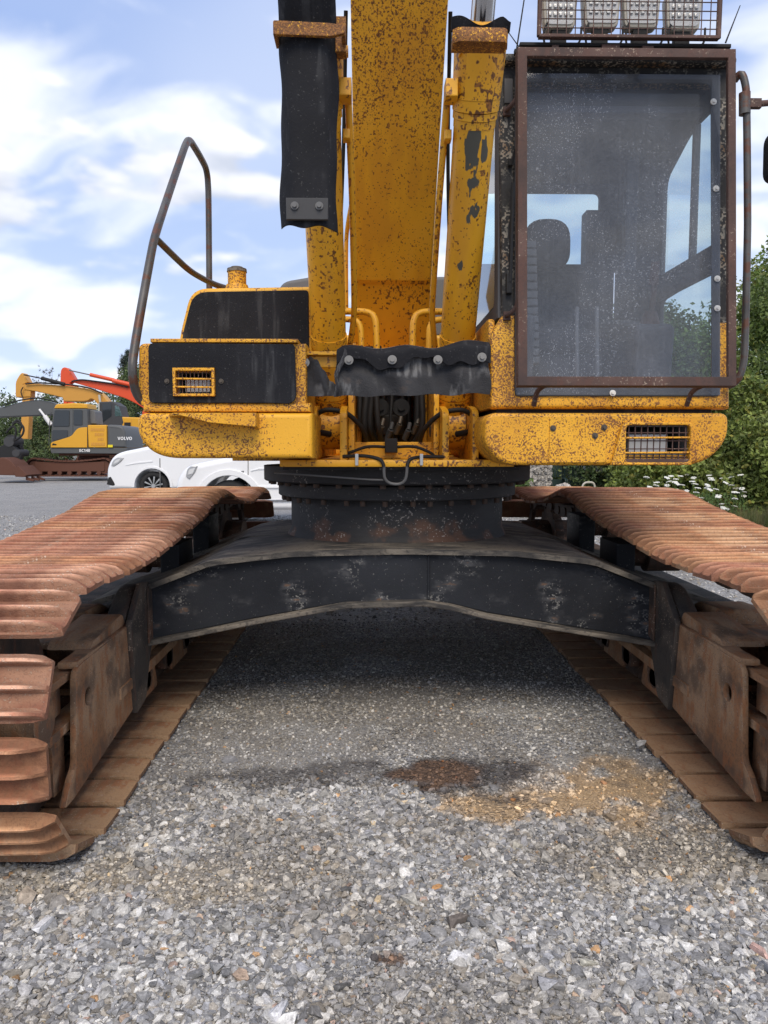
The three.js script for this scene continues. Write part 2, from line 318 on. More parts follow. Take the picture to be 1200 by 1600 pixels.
// ------------------------------------------------------------------ ground
const CX = 0.157, CD = 4.6;                         // the machine's middle
const blob = (x, D, cx, cD, rx, rD) => Math.hypot((x - cx) / rx, (D - cD) / rD) + 2.3 * (wn(x * 8 + 50, D * 8 + 50, 5, 301) - 0.5);
function stain(x, D) {                              // oil, rusty earth and mud on the gravel: [colour, share, share of stones left]
  const oil = Math.max(sm(1.15, 0.35, blob(x, D, -0.25, 3.12, 0.46, 0.15)) * 0.75, sm(1.15, 0.4, blob(x, D, 0.42, 3.14, 0.52, 0.20)));
  const earth = Math.max(sm(1.2, 0.3, blob(x, D, 0.93, 3.00, 0.46, 0.28)), sm(1.2, 0.4, blob(x, D, 0.44, 2.84, 0.22, 0.12)));
  const brown = Math.max(sm(1.1, 0.4, blob(x, D, 0.30, 3.15, 0.22, 0.13)), sm(1.1, 0.4, blob(x, D, 0.04, 1.96, 0.12, 0.035)));
  const mud = Math.max(sm(1.2, 0.3, blob(x, D, -0.75, 2.35, 0.55, 0.14)), sm(1.25, 0.3, blob(x, D, 1.15, 2.45, 0.5, 0.2))) * 0.8;
  const dust = sm(0.48, 0.66, wn(x * 2.3 + 30, D * 2.3 + 80, 5, 303)) * 0.5;
  return { oil, earth, brown, mud, dust };
}
function tint(x, D) {
  const s = stain(x, D); let c = [1, 1, 1];
  c = mixc(c, [1.12, 1.02, 0.86], s.mud); c = mixc(c, [0.66, 0.61, 0.54], s.dust); c = mixc(c, [1.42, 1.05, 0.66], s.earth); c = mixc(c, [0.26, 0.25, 0.26], s.oil * 0.95); return mixc(c, [0.42, 0.27, 0.19], s.brown);
}
const bare = (x, D) => { const s = stain(x, D); return clamp(Math.max(s.mud, s.earth * 0.97, s.brown * 0.9, 0.75 * sm(2.75, 3.3, D))); };
const relief = (x, D) => 0.022 * (wn(x * 1.3 + 9, D * 1.3 + 4, 3, 311) - 0.5) + 0.008 * (wn(x * 9, D * 9, 2, 313) - 0.5);
{
  const sheet = (x0, x1, D0, D1, nx, nD, y, f) => {
    const pos = [], col = [], uv = [], idx = [];
    for (let j = 0; j <= nD; j++) for (let i = 0; i <= nx; i++) {
      const x = x0 + (x1 - x0) * i / nx, D = D0 + (D1 - D0) * j / nD; pos.push(x, f ? y + relief(x, D) : y, -D); const w0 = 0.72 + 0.56 * wn(x * 0.09 + 50, D * 0.16 + 70, 3, 305); col.push(...(f ? tint(x, D) : [w0, w0, w0])); uv.push(x + 0.3 * Math.sin(D * 0.2), D);
      if (i && j) { const a = j * (nx + 1) + i, b = a - 1, c = a - nx - 1, d = c - 1; idx.push(d, c, a, d, a, b); }
    }
    const g = new THREE.BufferGeometry(); g.setAttribute('position', new THREE.Float32BufferAttribute(pos, 3)); g.setAttribute('color', new THREE.Float32BufferAttribute(col, 3)); g.setAttribute('uv', new THREE.Float32BufferAttribute(uv, 2)); g.setIndex(idx); g.computeVertexNormals(); return g;
  };
  const gm = std({ map: T.gravel, bumpMap: T.gravelBump, bumpScale: 0.012, roughness: 0.95, vertexColors: true });
  const near = new THREE.Mesh(sheet(-6, 6, -2, 10, 480, 480, 0, true), gm); near.name = 'gravel_ground'; near.receiveShadow = true; scene.add(structure(near));
  const far = new THREE.Mesh(sheet(-300, 300, -60, 500, 150, 150, -0.030, false), gm); far.name = 'ground'; far.receiveShadow = true; scene.add(structure(far));
}
// loose crushed stone lying on the yard
{
  const r = rng(5), gm = std({ map: T.stone, roughness: 0.88 });
  const rocks = [];
  for (let k = 0; k < 6; k++) {
    const pts = [], n = 9 + k % 3 * 2, e = [1, 0.55 + 0.35 * r(), 0.6 + 0.35 * r()];
    for (let i = 0; i < n; i++) { const v = V(r() - 0.5, r() - 0.5, r() - 0.5).normalize().multiplyScalar(0.40 + 0.16 * r()); pts.push(V(v.x * e[0], v.y * e[1], v.z * e[2])); }
    const g = join(new ConvexGeometry(pts)); g.attributes.uv.array.forEach((q, i, a) => { a[i] = q * 0.05; }); rocks.push(g);
  }
  globalThis.ROCKS = rocks; globalThis.ROCKM = gm;
  const lists = rocks.map(() => []);
  const add = (x, D, s, c) => lists[Math.floor(r() * 6)].push([x, D, s, c]);
  const inTrack = (x, D) => D > 2.45 && D < 7.3 && Math.abs(Math.abs(x - CX) - 1.557) < 0.40;
  const scatter = (n, x0, x1, D0, D1, s0, s1, p, keep = 0) => {
    for (let i = 0; i < n; i++) {
      const x = x0 + (x1 - x0) * r(), D = D0 + (D1 - D0) * r(), pick = r(), t = Math.pow(r(), p), bb = bare(x, D);
      if (Math.abs(x - 0.02 * D) > 0.56 * D + 0.25 || inTrack(x, D)) continue;
      if (r() < bb * (keep ? 1 - keep : 1) * (s0 > 0.012 ? 1 : s0 < 0.0065 && stain(x, D).earth > 0.3 ? 0.9 : 0.55)) continue;
      const cl = wn(x * 2.2 + 70, D * 2.2 + 20, 3, 321);
      if (s0 > 0.012 && r() > sm(0.25, 0.6, cl) + 0.18) continue;
      const k = 0.62 + 0.80 * r(), base = pick < 0.984 ? STONES[Math.floor(r() * 8)] : [[0.38, 0.24, 0.13], [0.34, 0.25, 0.21], [0.46, 0.38, 0.26], [0.33, 0.25, 0.19]][Math.floor(r() * 4)], q = tint(x, D);
      add(x, D, s0 + (s1 - s0) * t, [base[0] * k * q[0] * 1.86, base[1] * k * q[1] * 1.84, base[2] * k * q[2] * 1.78]);
    }
  };
  scatter(100000, -2.3, 2.3, 1.55, 3.1, 0.006, 0.018, 1.3);
  scatter(42000, -2.3, 2.3, 1.55, 3.1, 0.015, 0.034, 1.7);
  scatter(3000, -2.3, 2.3, 1.55, 3.1, 0.030, 0.054, 2.0);
  scatter(80000, -2.6, 2.6, 3.1, 6.0, 0.007, 0.020, 1.6);
  scatter(15000, -3.0, 3.0, 3.1, 7.5, 0.014, 0.034, 1.8);
  scatter(60000, -9, 9, 6.0, 16, 0.012, 0.045, 1.7);
  const dm = new THREE.Object3D(), cc = new THREE.Color();
  const stones = new THREE.Group(); stones.name = 'loose_gravel'; stones.userData = { kind: 'stuff', label: 'crushed grey stone scattered over the yard', category: 'gravel' }; scene.add(stones);
  lists.forEach((L, k) => {
    const im = new THREE.InstancedMesh(rocks[k], gm, L.length); im.name = 'stones'; im.userData.kind = 'stuff'; im.castShadow = im.receiveShadow = true;
    L.forEach(([x, D, s, c], i) => {
      dm.position.set(x, (D < 10 && Math.abs(x) < 6 ? relief(x, D) : -0.03) + s * (0.02 + 0.22 * r()), -D); dm.rotation.set((r() - 0.5) * 1.0, r() * 6.28, (r() - 0.5) * 1.0); dm.scale.set(s * 1.25, s * 0.95, s * 1.25); dm.updateMatrix();
      im.setMatrixAt(i, dm.matrix); im.setColorAt(i, cc.setRGB(c[0], c[1], c[2]));
    });
    stones.add(im);
  });
}

// ------------------------------------------------------------------ the big excavator
const UP = V(0, 1, 0), XA = V(1, 0, 0);
const machine = thing('excavator', 'huge rust-speckled yellow crawler excavator seen from the front, cab on the right', 'excavator', V(CX, 0, -CD));
function slab(nx, ny, f, t) {                       // a bent sheet of thickness t; f(u, v) = point on its front
  const pos = [], idx = [], N = (nx + 1) * (ny + 1);
  for (let s = 0; s < 2; s++) for (let j = 0; j <= ny; j++) for (let i = 0; i <= nx; i++) { const p = f(i / nx, j / ny); pos.push(p.x, p.y, p.z - s * t); }
  const q = (a, b, c, d) => idx.push(a, b, c, a, c, d), id = (i, j, s) => s * N + j * (nx + 1) + i;
  for (let j = 0; j < ny; j++) for (let i = 0; i < nx; i++) { q(id(i, j, 0), id(i + 1, j, 0), id(i + 1, j + 1, 0), id(i, j + 1, 0)); q(id(i, j, 1), id(i, j + 1, 1), id(i + 1, j + 1, 1), id(i + 1, j, 1)); }
  for (let i = 0; i < nx; i++) { q(id(i, 0, 1), id(i + 1, 0, 1), id(i + 1, 0, 0), id(i, 0, 0)); q(id(i, ny, 0), id(i + 1, ny, 0), id(i + 1, ny, 1), id(i, ny, 1)); }
  for (let j = 0; j < ny; j++) { q(id(0, j, 0), id(0, j + 1, 0), id(0, j + 1, 1), id(0, j, 1)); q(id(nx, j, 1), id(nx, j + 1, 1), id(nx, j + 1, 0), id(nx, j, 0)); }
  const g = new THREE.BufferGeometry(); g.setAttribute('position', new THREE.Float32BufferAttribute(pos, 3)); g.setIndex(idx); return toCreasedNormals(g.toNonIndexed(), 0.9);
}
const hex = (p, q, r) => cyl(p, q, r, r, 6);
function screw(name, parent, p, r, dir = V(0, 0, 1), mat = M.zinc, washer = true) {  // washer and head
  const g = []; if (washer) g.push(cyl(p, p.clone().addScaledVector(dir, r * 0.22), r, r * 0.96, 18)); g.push(hex(p.clone().addScaledVector(dir, washer ? r * 0.22 : 0), p.clone().addScaledVector(dir, r * 0.75), r * 0.52)); return mk(name, g, mat, parent);
}

// ---- crawler tracks
{
  const path = [[2.65, 0.022], [2.42, 0.085], [2.255, 0.24], [2.19, 0.45], [2.225, 0.66], [2.34, 0.835], [2.56, 0.925], [2.95, 0.925], [3.35, 0.932], [3.78, 0.965], [4.36, 1.02], [5.08, 1.11], [5.6, 1.03], [6.2, 0.985], [6.75, 1.02], [7.15, 1.0], [7.42, 0.85], [7.53, 0.58], [7.45, 0.28], [7.22, 0.07], [6.9, 0.022], [6.2, 0.022], [5.4, 0.022], [4.5, 0.022], [3.6, 0.022], [3.0, 0.022]];
  const curve = new THREE.CatmullRomCurve3(path.map(([D, h]) => V(0, h, -D)), true, 'centripetal'); curve.arcLengthDivisions = 2000;
  const inner = [], OFF = 0.062;                       // the chain's pins run inside the shoes, so that the shoes fan open round the idler
  for (let i = 0; i < 160; i++) { const p = curve.getPointAt(i / 160), t = curve.getTangentAt(i / 160); inner.push(p.addScaledVector(V(0, -t.z, t.y).normalize(), -OFF)); }
  const pins = new THREE.CatmullRomCurve3(inner, true, 'centripetal'); pins.arcLengthDivisions = 4000;
  const L = pins.getLength(), N = Math.round(L / 0.2175);
  // one shoe: plate with three low bars across it, bars running out before the clipped ends
  const shoe = (seed) => {
    const r = rng(seed), hw = 0.42, st = [-hw, -hw + 0.006, -hw + 0.035, -hw + 0.085, -0.14, 0, 0.14, hw - 0.085, hw - 0.035, hw - 0.006, hw];
    const bars = [-0.082, 0.0, 0.078], prof = [[-0.5, 0]];
    for (const b of bars) for (const [dt, y] of [[-0.022, 0.001], [-0.011, 0.022], [-0.006, 0.039], [0.004, 0.040], [0.009, 0.026], [0.014, 0.001]]) prof.push([b + dt, y]);
    prof.push([0.5, 0]);
    const pos = [], rows = st.map((x, k) => {
      const e = Math.min(k, st.length - 1 - k), cut = [0.024, 0.018, 0.004, 0, 0, 0][e], fade = [0.12, 0.30, 0.80, 1, 1, 1][e], wear = 1 - 0.12 * r();
      const t0 = -0.106 + cut, t1 = 0.102 - cut * 0.6, row = prof.map(([t, y]) => [clamp(t, t0, t1), (Math.abs(t) > 0.3 ? 0 : y * fade * wear) + 0.0012 * (r() - 0.5)]);
      return { x, row, t0, t1 };
    });
    const quad = (a, b, c, d) => pos.push(...a, ...b, ...c, ...a, ...c, ...d);
    for (let k = 0; k + 1 < rows.length; k++) {
      const A = rows[k], B = rows[k + 1], n = prof.length;
      for (let i = 0; i + 1 < n; i++) quad([A.x, A.row[i][1], A.row[i][0]], [A.x, A.row[i + 1][1], A.row[i + 1][0]], [B.x, B.row[i + 1][1], B.row[i + 1][0]], [B.x, B.row[i][1], B.row[i][0]]);
      const w = -0.016;
      quad([A.x, w, A.t0], [B.x, w, B.t0], [B.x, w, B.t1], [A.x, w, A.t1]);
      quad([A.x, A.row[0][1], A.t0], [B.x, B.row[0][1], B.t0], [B.x, w, B.t0], [A.x, w, A.t0]);
      quad([A.x, A.row[n - 1][1], A.t1], [A.x, w, A.t1], [B.x, w, B.t1], [B.x, B.row[n - 1][1], B.t1]);
    }
    for (const [R, f] of [[rows[0], 1], [rows[rows.length - 1], -1]]) for (let i = 0; i + 1 < prof.length; i++) { const a = [R.x, R.row[i][1], R.row[i][0]], b = [R.x, R.row[i + 1][1], R.row[i + 1][0]], c = [R.x, -0.016, R.row[i + 1][0]], d = [R.x, -0.016, R.row[i][0]]; f > 0 ? quad(a, d, c, b) : quad(a, b, c, d); }
    const g = new THREE.BufferGeometry(); g.setAttribute('position', new THREE.Float32BufferAttribute(pos, 3)); const parts = [toCreasedNormals(g, 0.75)];
    for (const x of [-0.13, 0.13]) for (const t of [-0.04, 0.042]) parts.push(cyl(V(x, -0.01, t), V(x, 0.024, t), 0.021, 0.018, 8));
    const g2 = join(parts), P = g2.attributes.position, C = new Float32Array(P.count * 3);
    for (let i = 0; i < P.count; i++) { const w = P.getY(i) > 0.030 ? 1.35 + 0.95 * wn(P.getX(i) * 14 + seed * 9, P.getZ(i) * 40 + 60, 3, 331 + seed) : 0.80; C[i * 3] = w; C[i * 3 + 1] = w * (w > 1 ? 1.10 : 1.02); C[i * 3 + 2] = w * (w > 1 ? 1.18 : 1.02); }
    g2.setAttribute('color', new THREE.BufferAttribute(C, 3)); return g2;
  };
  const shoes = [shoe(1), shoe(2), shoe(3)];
  const plate = (x0, x1) => exX([[-0.145, -0.03, 0.04], [0.145, -0.03, 0.04], [0.145, -0.115, 0.05], [0.05, -0.135, 0.02], [-0.05, -0.135, 0.02], [-0.145, -0.115, 0.05]], x0, x1, 0.004);
  const link = join([plate(-0.125, -0.085), plate(0.085, 0.125), cyl(V(-0.14, -0.085, 0.1), V(0.14, -0.085, 0.1), 0.034, 0.034, 12)]);
  const rr = rng(9), q = new THREE.Quaternion(), ax = new THREE.Matrix4();
  for (const s of [-1, 1]) {
    const o = (k) => CX + s * k, xr = (a, b) => [Math.min(o(a), o(b)), Math.max(o(a), o(b))], tc = o(1.557);
    // frame of the track, open guard at its front end
    const hull = [
      exX([[3.36, 0.34], [3.36, 0.60, 0.02], [6.9, 0.60, 0.02], [6.9, 0.34]], ...xr(1.33, 1.78), 0.01),
      exX([[3.30, 0.285], [3.30, 0.338], [6.95, 0.338], [6.95, 0.285]], ...xr(1.285, 1.81), 0.006),
    ];
    const frame = mk('track_frame', hull, M.frame, machine);
    mk('front_guard', [
      exX([[3.50, 0.175, 0.03], [2.78, 0.08, 0.02], [2.68, 0.08, 0.02], [2.74, 0.16, 0.04], [2.80, 0.20, 0.03], [2.83, 0.575, 0.06], [3.50, 0.595, 0.03]], ...xr(1.295, 1.322), 0.007, [Array.from({ length: 14 }, (_, i) => [2.945 + 0.034 * Math.cos(-i / 14 * 6.283), 0.425 + 0.036 * Math.sin(-i / 14 * 6.283)])]),
      exX([[3.50, 0.20, 0.03], [2.78, 0.085, 0.02], [2.72, 0.085, 0.02], [2.80, 0.20, 0.03], [2.83, 0.575, 0.06], [3.50, 0.595, 0.03]], ...xr(1.79, 1.817), 0.006),
      exY([[o(1.300), 2.86], [o(1.34), 2.85, 0.02], [o(1.375), 2.85], [o(1.375), 3.02, 0.06], [o(1.42), 3.14, 0.1], [o(1.69), 3.14, 0.1], [o(1.73), 3.02, 0.06], [o(1.73), 2.85], [o(1.815), 2.85], [o(1.815), 3.49], [o(1.300), 3.49]], 0.562, 0.592, 0.008),
      exX([[3.04, 0.588], [3.06, 0.618, 0.02], [3.44, 0.655, 0.03], [3.48, 0.588]], ...xr(1.315, 1.50), 0.01),
      exX([[3.47, 0.2], [3.50, 0.2], [3.50, 0.59], [3.47, 0.59]], ...xr(1.33, 1.78), 0.003),
    ], M.frame, frame);
    // idler, its bearing block and yoke
    const iz = 2.66, ih = 0.475, rim = [];
    rim.push(cyl(V(tc - 0.075, ih, -iz), V(tc + 0.075, ih, -iz), 0.335, 0.335, 40), cyl(V(tc - 0.04, ih, -iz), V(tc + 0.04, ih, -iz), 0.365, 0.365, 40));
    mk('idler_wheel', rim, M.chain, frame);
    mk('idler_yoke', [box(...xr(1.375, 1.47), 0.385, 0.50, 2.60, 2.88, 0.02), cyl(V(o(1.33), 0.44, -2.62), V(o(1.47), 0.44, -2.62), 0.088, 0.088, 28), box(...xr(1.335, 1.42), 0.325, 0.36, 2.66, 3.3, 0.006), box(...xr(1.335, 1.42), 0.52, 0.55, 2.70, 3.3, 0.006), box(...xr(1.64, 1.78), 0.385, 0.50, 2.60, 3.40, 0.02), box(...xr(1.36, 1.39), 0.10, 0.33, 2.74, 2.85, 0.004)], M.frame, frame);
    // sprocket, rollers
    const tooth = []; for (let k = 0; k < 21; k++) { const a = k / 21 * Math.PI * 2; tooth.push([7.02 + 0.385 * Math.cos(a), 0.50 + 0.385 * Math.sin(a), 0.02], [7.02 + 0.35 * Math.cos(a + 0.1), 0.50 + 0.35 * Math.sin(a + 0.1), 0.01], [7.02 + 0.35 * Math.cos(a + 0.2), 0.50 + 0.35 * Math.sin(a + 0.2), 0.01]); }
    mk('drive_sprocket', [exX(tooth, tc - 0.04, tc + 0.04, 0.004), cyl(V(tc - 0.3, 0.5, -7.02), V(tc + 0.2, 0.5, -7.02), 0.24, 0.24, 32)], M.chain, frame);
    for (let k = 0; k < 9; k++) { const D = 3.34 + k * 0.405; mk('track_roller', [cyl(V(o(1.40), 0.235, -D), V(o(1.71), 0.235, -D), 0.085, 0.085, 20), cyl(V(o(1.375), 0.235, -D), V(o(1.425), 0.235, -D), 0.118, 0.11, 24), cyl(V(o(1.69), 0.235, -D), V(o(1.74), 0.235, -D), 0.118, 0.11, 24), cyl(V(o(1.30), 0.235, -D), V(o(1.38), 0.235, -D), 0.052, 0.06, 16), exX([[D - 0.075, 0.19, 0.02], [D + 0.075, 0.19, 0.02], [D + 0.09, 0.29], [D - 0.09, 0.29]], ...xr(1.30, 1.35), 0.006)], M.chain, frame); }
    for (const D of [3.55, 4.2, 4.9, 5.6, 6.3]) mk('chain_guide', exX([[D, 0.15, 0.03], [D + 0.38, 0.15, 0.03], [D + 0.33, 0.30], [D + 0.05, 0.30]], ...xr(1.305, 1.325), 0.004), M.frame, frame);
    for (const [D, top] of [[4.33, 0.90], [5.1, 0.99]]) {
      mk('carrier_bracket', [box(...xr(1.235, 1.345), 0.60, top - 0.02, D - 0.16, D + 0.16, 0.012), box(...xr(1.22, 1.36), 0.60, 0.625, D - 0.19, D + 0.19, 0.004)], M.black, frame);
      mk('carrier_roller', [cyl(V(o(1.30), top - 0.115, -D - 0.02), V(o(1.74), top - 0.115, -D - 0.02), 0.062, 0.062, 20), cyl(V(o(1.46), top - 0.115, -D - 0.02), V(o(1.66), top - 0.115, -D - 0.02), 0.092, 0.092, 24)], M.chain, frame);
    }
    mk('recoil_cover', exX([[3.40, 0.60], [3.44, 0.66, 0.03], [3.70, 0.65, 0.05], [3.78, 0.60]], ...xr(1.50, 1.72), 0.012), M.frame, frame);
    for (let i = 0; i < N; i++) {
      const u = (i + 0.74) / N, t = pins.getTangentAt(u), n = V(0, -t.z, t.y).normalize(), p = pins.getPointAt(u).addScaledVector(n, OFF);
      const z = V(1, 0, 0).cross(n).normalize(); ax.makeBasis(XA, n, z); q.setFromRotationMatrix(ax);
      if (rr() < 0.5) q.multiply(new THREE.Quaternion().setFromAxisAngle(UP, (rr() - 0.5) * 0.012));
      const P = V(tc + (rr() - 0.5) * 0.012, p.y, p.z).addScaledVector(n, (rr() - 0.5) * 0.006);
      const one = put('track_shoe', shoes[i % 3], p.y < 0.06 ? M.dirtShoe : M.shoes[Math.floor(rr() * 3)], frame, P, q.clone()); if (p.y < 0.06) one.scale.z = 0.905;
      put('track_link', link, M.chain, frame, P, q.clone());
    }
  }
}

// ---- X-shaped undercarriage
const under = (() => {
  const hAt = (dx) => { const k = [[0, 0.918], [0.55, 0.908], [0.95, 0.868], [1.29, 0.735], [1.56, 0.655]]; dx = Math.abs(dx); for (let i = 1; i < k.length; i++) if (dx <= k[i][0]) return k[i - 1][1] + (k[i][1] - k[i - 1][1]) * (dx - k[i - 1][0]) / (k[i][0] - k[i - 1][0]); return 0.655; };
  const pl = [], strip = (dx0, dx1, D0, D1) => {       // bent top plate, cut in narrow strips: D0, D1 are functions of dx
    const n = Math.max(2, Math.round((dx1 - dx0) / 0.06)), pos = [], q = (a, b, c, d) => pos.push(...a, ...b, ...c, ...a, ...c, ...d), t = 0.028;
    for (let i = 0; i < n; i++) {
      const a = dx0 + (dx1 - dx0) * i / n, b = dx0 + (dx1 - dx0) * (i + 1) / n, ya = hAt(a), yb = hAt(b), P = (dx, y, D) => [CX + dx, y, -D];
      q(P(a, ya, D0(a)), P(b, yb, D0(b)), P(b, yb, D1(b)), P(a, ya, D1(a))); q(P(a, ya - t, D1(a)), P(b, yb - t, D1(b)), P(b, yb - t, D0(b)), P(a, ya - t, D0(a)));
      q(P(a, ya - t, D0(a)), P(b, yb - t, D0(b)), P(b, yb, D0(b)), P(a, ya, D0(a))); q(P(a, ya, D1(a)), P(b, yb, D1(b)), P(b, yb - t, D1(b)), P(a, ya - t, D1(a)));
    }
    const g = new THREE.BufferGeometry(); g.setAttribute('position', new THREE.Float32BufferAttribute(pos, 3)); pl.push(toCreasedNormals(g, 0.4));
  };
  const back = (dx) => 4.6 - 0.30 * sm(0.62, 1.55, Math.abs(dx)) + 0.02, fwd = (dx) => 3.66 + 0.03 * sm(1.2, 0.2, Math.abs(dx)) + 0.05 * sm(1.15, 1.5, Math.abs(dx));
  strip(-1.56, -0.62, fwd, back); strip(0.62, 1.56, fwd, back); strip(-0.62, 0.62, fwd, (d) => 9.2 - fwd(d)); strip(-1.56, -0.62, (d) => 9.2 - back(d), (d) => 9.2 - fwd(d)); strip(0.62, 1.56, (d) => 9.2 - back(d), (d) => 9.2 - fwd(d));
  const u = mk('undercarriage', pl, M.deck, machine);
  const low = [[-1.135, 0.455], [-0.59, 0.565], [-0.27, 0.622], [-0.12, 0.645], [0.26, 0.655], [0.40, 0.635], [0.59, 0.587], [1.449, 0.440]];
  const topL = [[-1.135, 0.71], [-0.85, 0.85], [-0.40, 0.885], [0.285, 0.89]], topR = [[0.292, 0.89], [0.72, 0.882], [1.10, 0.835], [1.449, 0.70]];
  mk('beam_plate', exZ([...low.slice(0, 5), [0.285, 0.652], ...topL.reverse()], 3.715, 3.745, 0.003), M.black, u);
  mk('beam_plate', exZ([[0.292, 0.652], ...low.slice(5), ...topR.reverse()], 3.722, 3.752, 0.003), M.black, u);
  mk('weld_seam', tube([V(0.288, 0.66, -3.715), V(0.288, 0.885, -3.715)], 0.007), M.black, u);
  mk('beam_plate', exZ([...low, [1.449, 0.70], [0.9, 0.87], [-0.6, 0.89], [-1.135, 0.71]].map(([a, b]) => [a, b]), 5.45, 5.48, 0.003), M.black, u);
  const fl = low.map(([x, y]) => [x, y]); mk('beam_flange', exZ([...fl.map(([x, y], i) => [x, y + 0.004 * Math.sin(i * 5)]), ...fl.map(([x, y]) => [x, y - 0.026]).reverse()], 3.665, 4.35, 0.006), M.deck, u);
  mk('belly_plate', exY([[-0.45, 4.1], [0.75, 4.1], [0.75, 5.2], [-0.45, 5.2]], 0.60, 0.62), M.black, u);
  for (const s of [-1, 1]) {
    const a = CX + s * 1.272, b = CX + s * 1.302;
    mk('mount_plate', [exX([[3.60, 0.765], [3.73, 0.75, 0.03], [3.75, 0.45, 0.04], [3.68, 0.33, 0.05], [3.62, 0.18, 0.04], [3.48, 0.16], [3.42, 0.60, 0.03]], Math.min(a, b), Math.max(a, b), 0.006), exX([[3.46, 0.58], [3.46, 0.64, 0.03], [3.62, 0.735, 0.05], [3.72, 0.74], [3.72, 0.58]], ...[CX + s * 1.31, CX + s * 1.40].sort((p, q2) => p - q2), 0.01), box(...[CX + s * 1.31, CX + s * 1.78].sort((p, q2) => p - q2), 0.55, 0.604, 3.72, 5.5, 0.01)], M.frameDark, u);
    mk('mount_rib', exX([[3.66, 0.45], [3.75, 0.47], [3.75, 0.72], [3.66, 0.74, 0.02]], ...[CX + s * 1.259, CX + s * 1.271].sort((p, q2) => p - q2), 0.004), M.chain, u);
  }
  return u;
})();

// ---- slewing ring
{
  const own = (prof, n = 96) => { const g = new THREE.LatheGeometry(prof.map(([r, h]) => new THREE.Vector2(r, h)), n, Math.PI, Math.PI * 2).toNonIndexed(), p = g.attributes.position, w = g.attributes.uv; for (let i = 0; i < p.count; i++) w.setXY(i, w.getX(i) * 3, (p.getY(i) - 0.9) / 0.45); const c = toCreasedNormals(g, 0.6); return c.translate(CX, 0, -CD); };
  const ring = mk('slewing_ring', [own([[0.668, 0.905], [0.658, 0.925], [0.647, 0.945], [0.646, 1.14], [0.715, 1.141], [0.722, 1.147], [0.722, 1.215], [0.715, 1.221], [0.64, 1.222]])], M.ring, machine, null, true);
  mk('ring_flange', [own([[0.64, 1.228], [0.80, 1.229], [0.808, 1.236], [0.808, 1.318], [0.40, 1.319]])], M.ring, ring, null, true);
  const b1 = cyl(V(0, 0, 0), V(0, -0.022, 0), 0.019, 0.019, 6), b2 = cyl(V(0, 0, 0), V(0, -0.03, 0), 0.016, 0.016, 6);
  const B1 = join(b1), B2 = join(b2);
  for (let k = 0; k < 40; k++) { const a = (k + 0.5 * 0) / 40 * Math.PI * 2, w = (k % 2 ? 0.03 : 0); put('bolt', B1, M.chain, ring, V(CX + 0.765 * Math.sin(a + w), 1.231, -CD + 0.765 * Math.cos(a + w))); }
  for (let k = 0; k < 36; k++) { const a = (k + 0.3) / 36 * Math.PI * 2, w = (k % 3 ? 0 : 0.04); put('bolt', B2, M.chain, ring, V(CX + 0.69 * Math.sin(a + w), 1.142, -CD + 0.69 * Math.cos(a + w))); }
  mk('grease_line', [tube([V(-0.50, 1.292, -3.86), V(-0.3, 1.283, -3.76), V(0.0, 1.262, -3.72), V(0.06, 1.262, -3.70)], 0.005), tube([V(0.062, 1.335, -3.64), V(0.064, 1.27, -3.66), V(0.09, 1.245, -3.68), V(0.14, 1.24, -3.68), V(0.172, 1.262, -3.66), V(0.176, 1.335, -3.64)], 0.0075)], M.midGrey, ring);
}

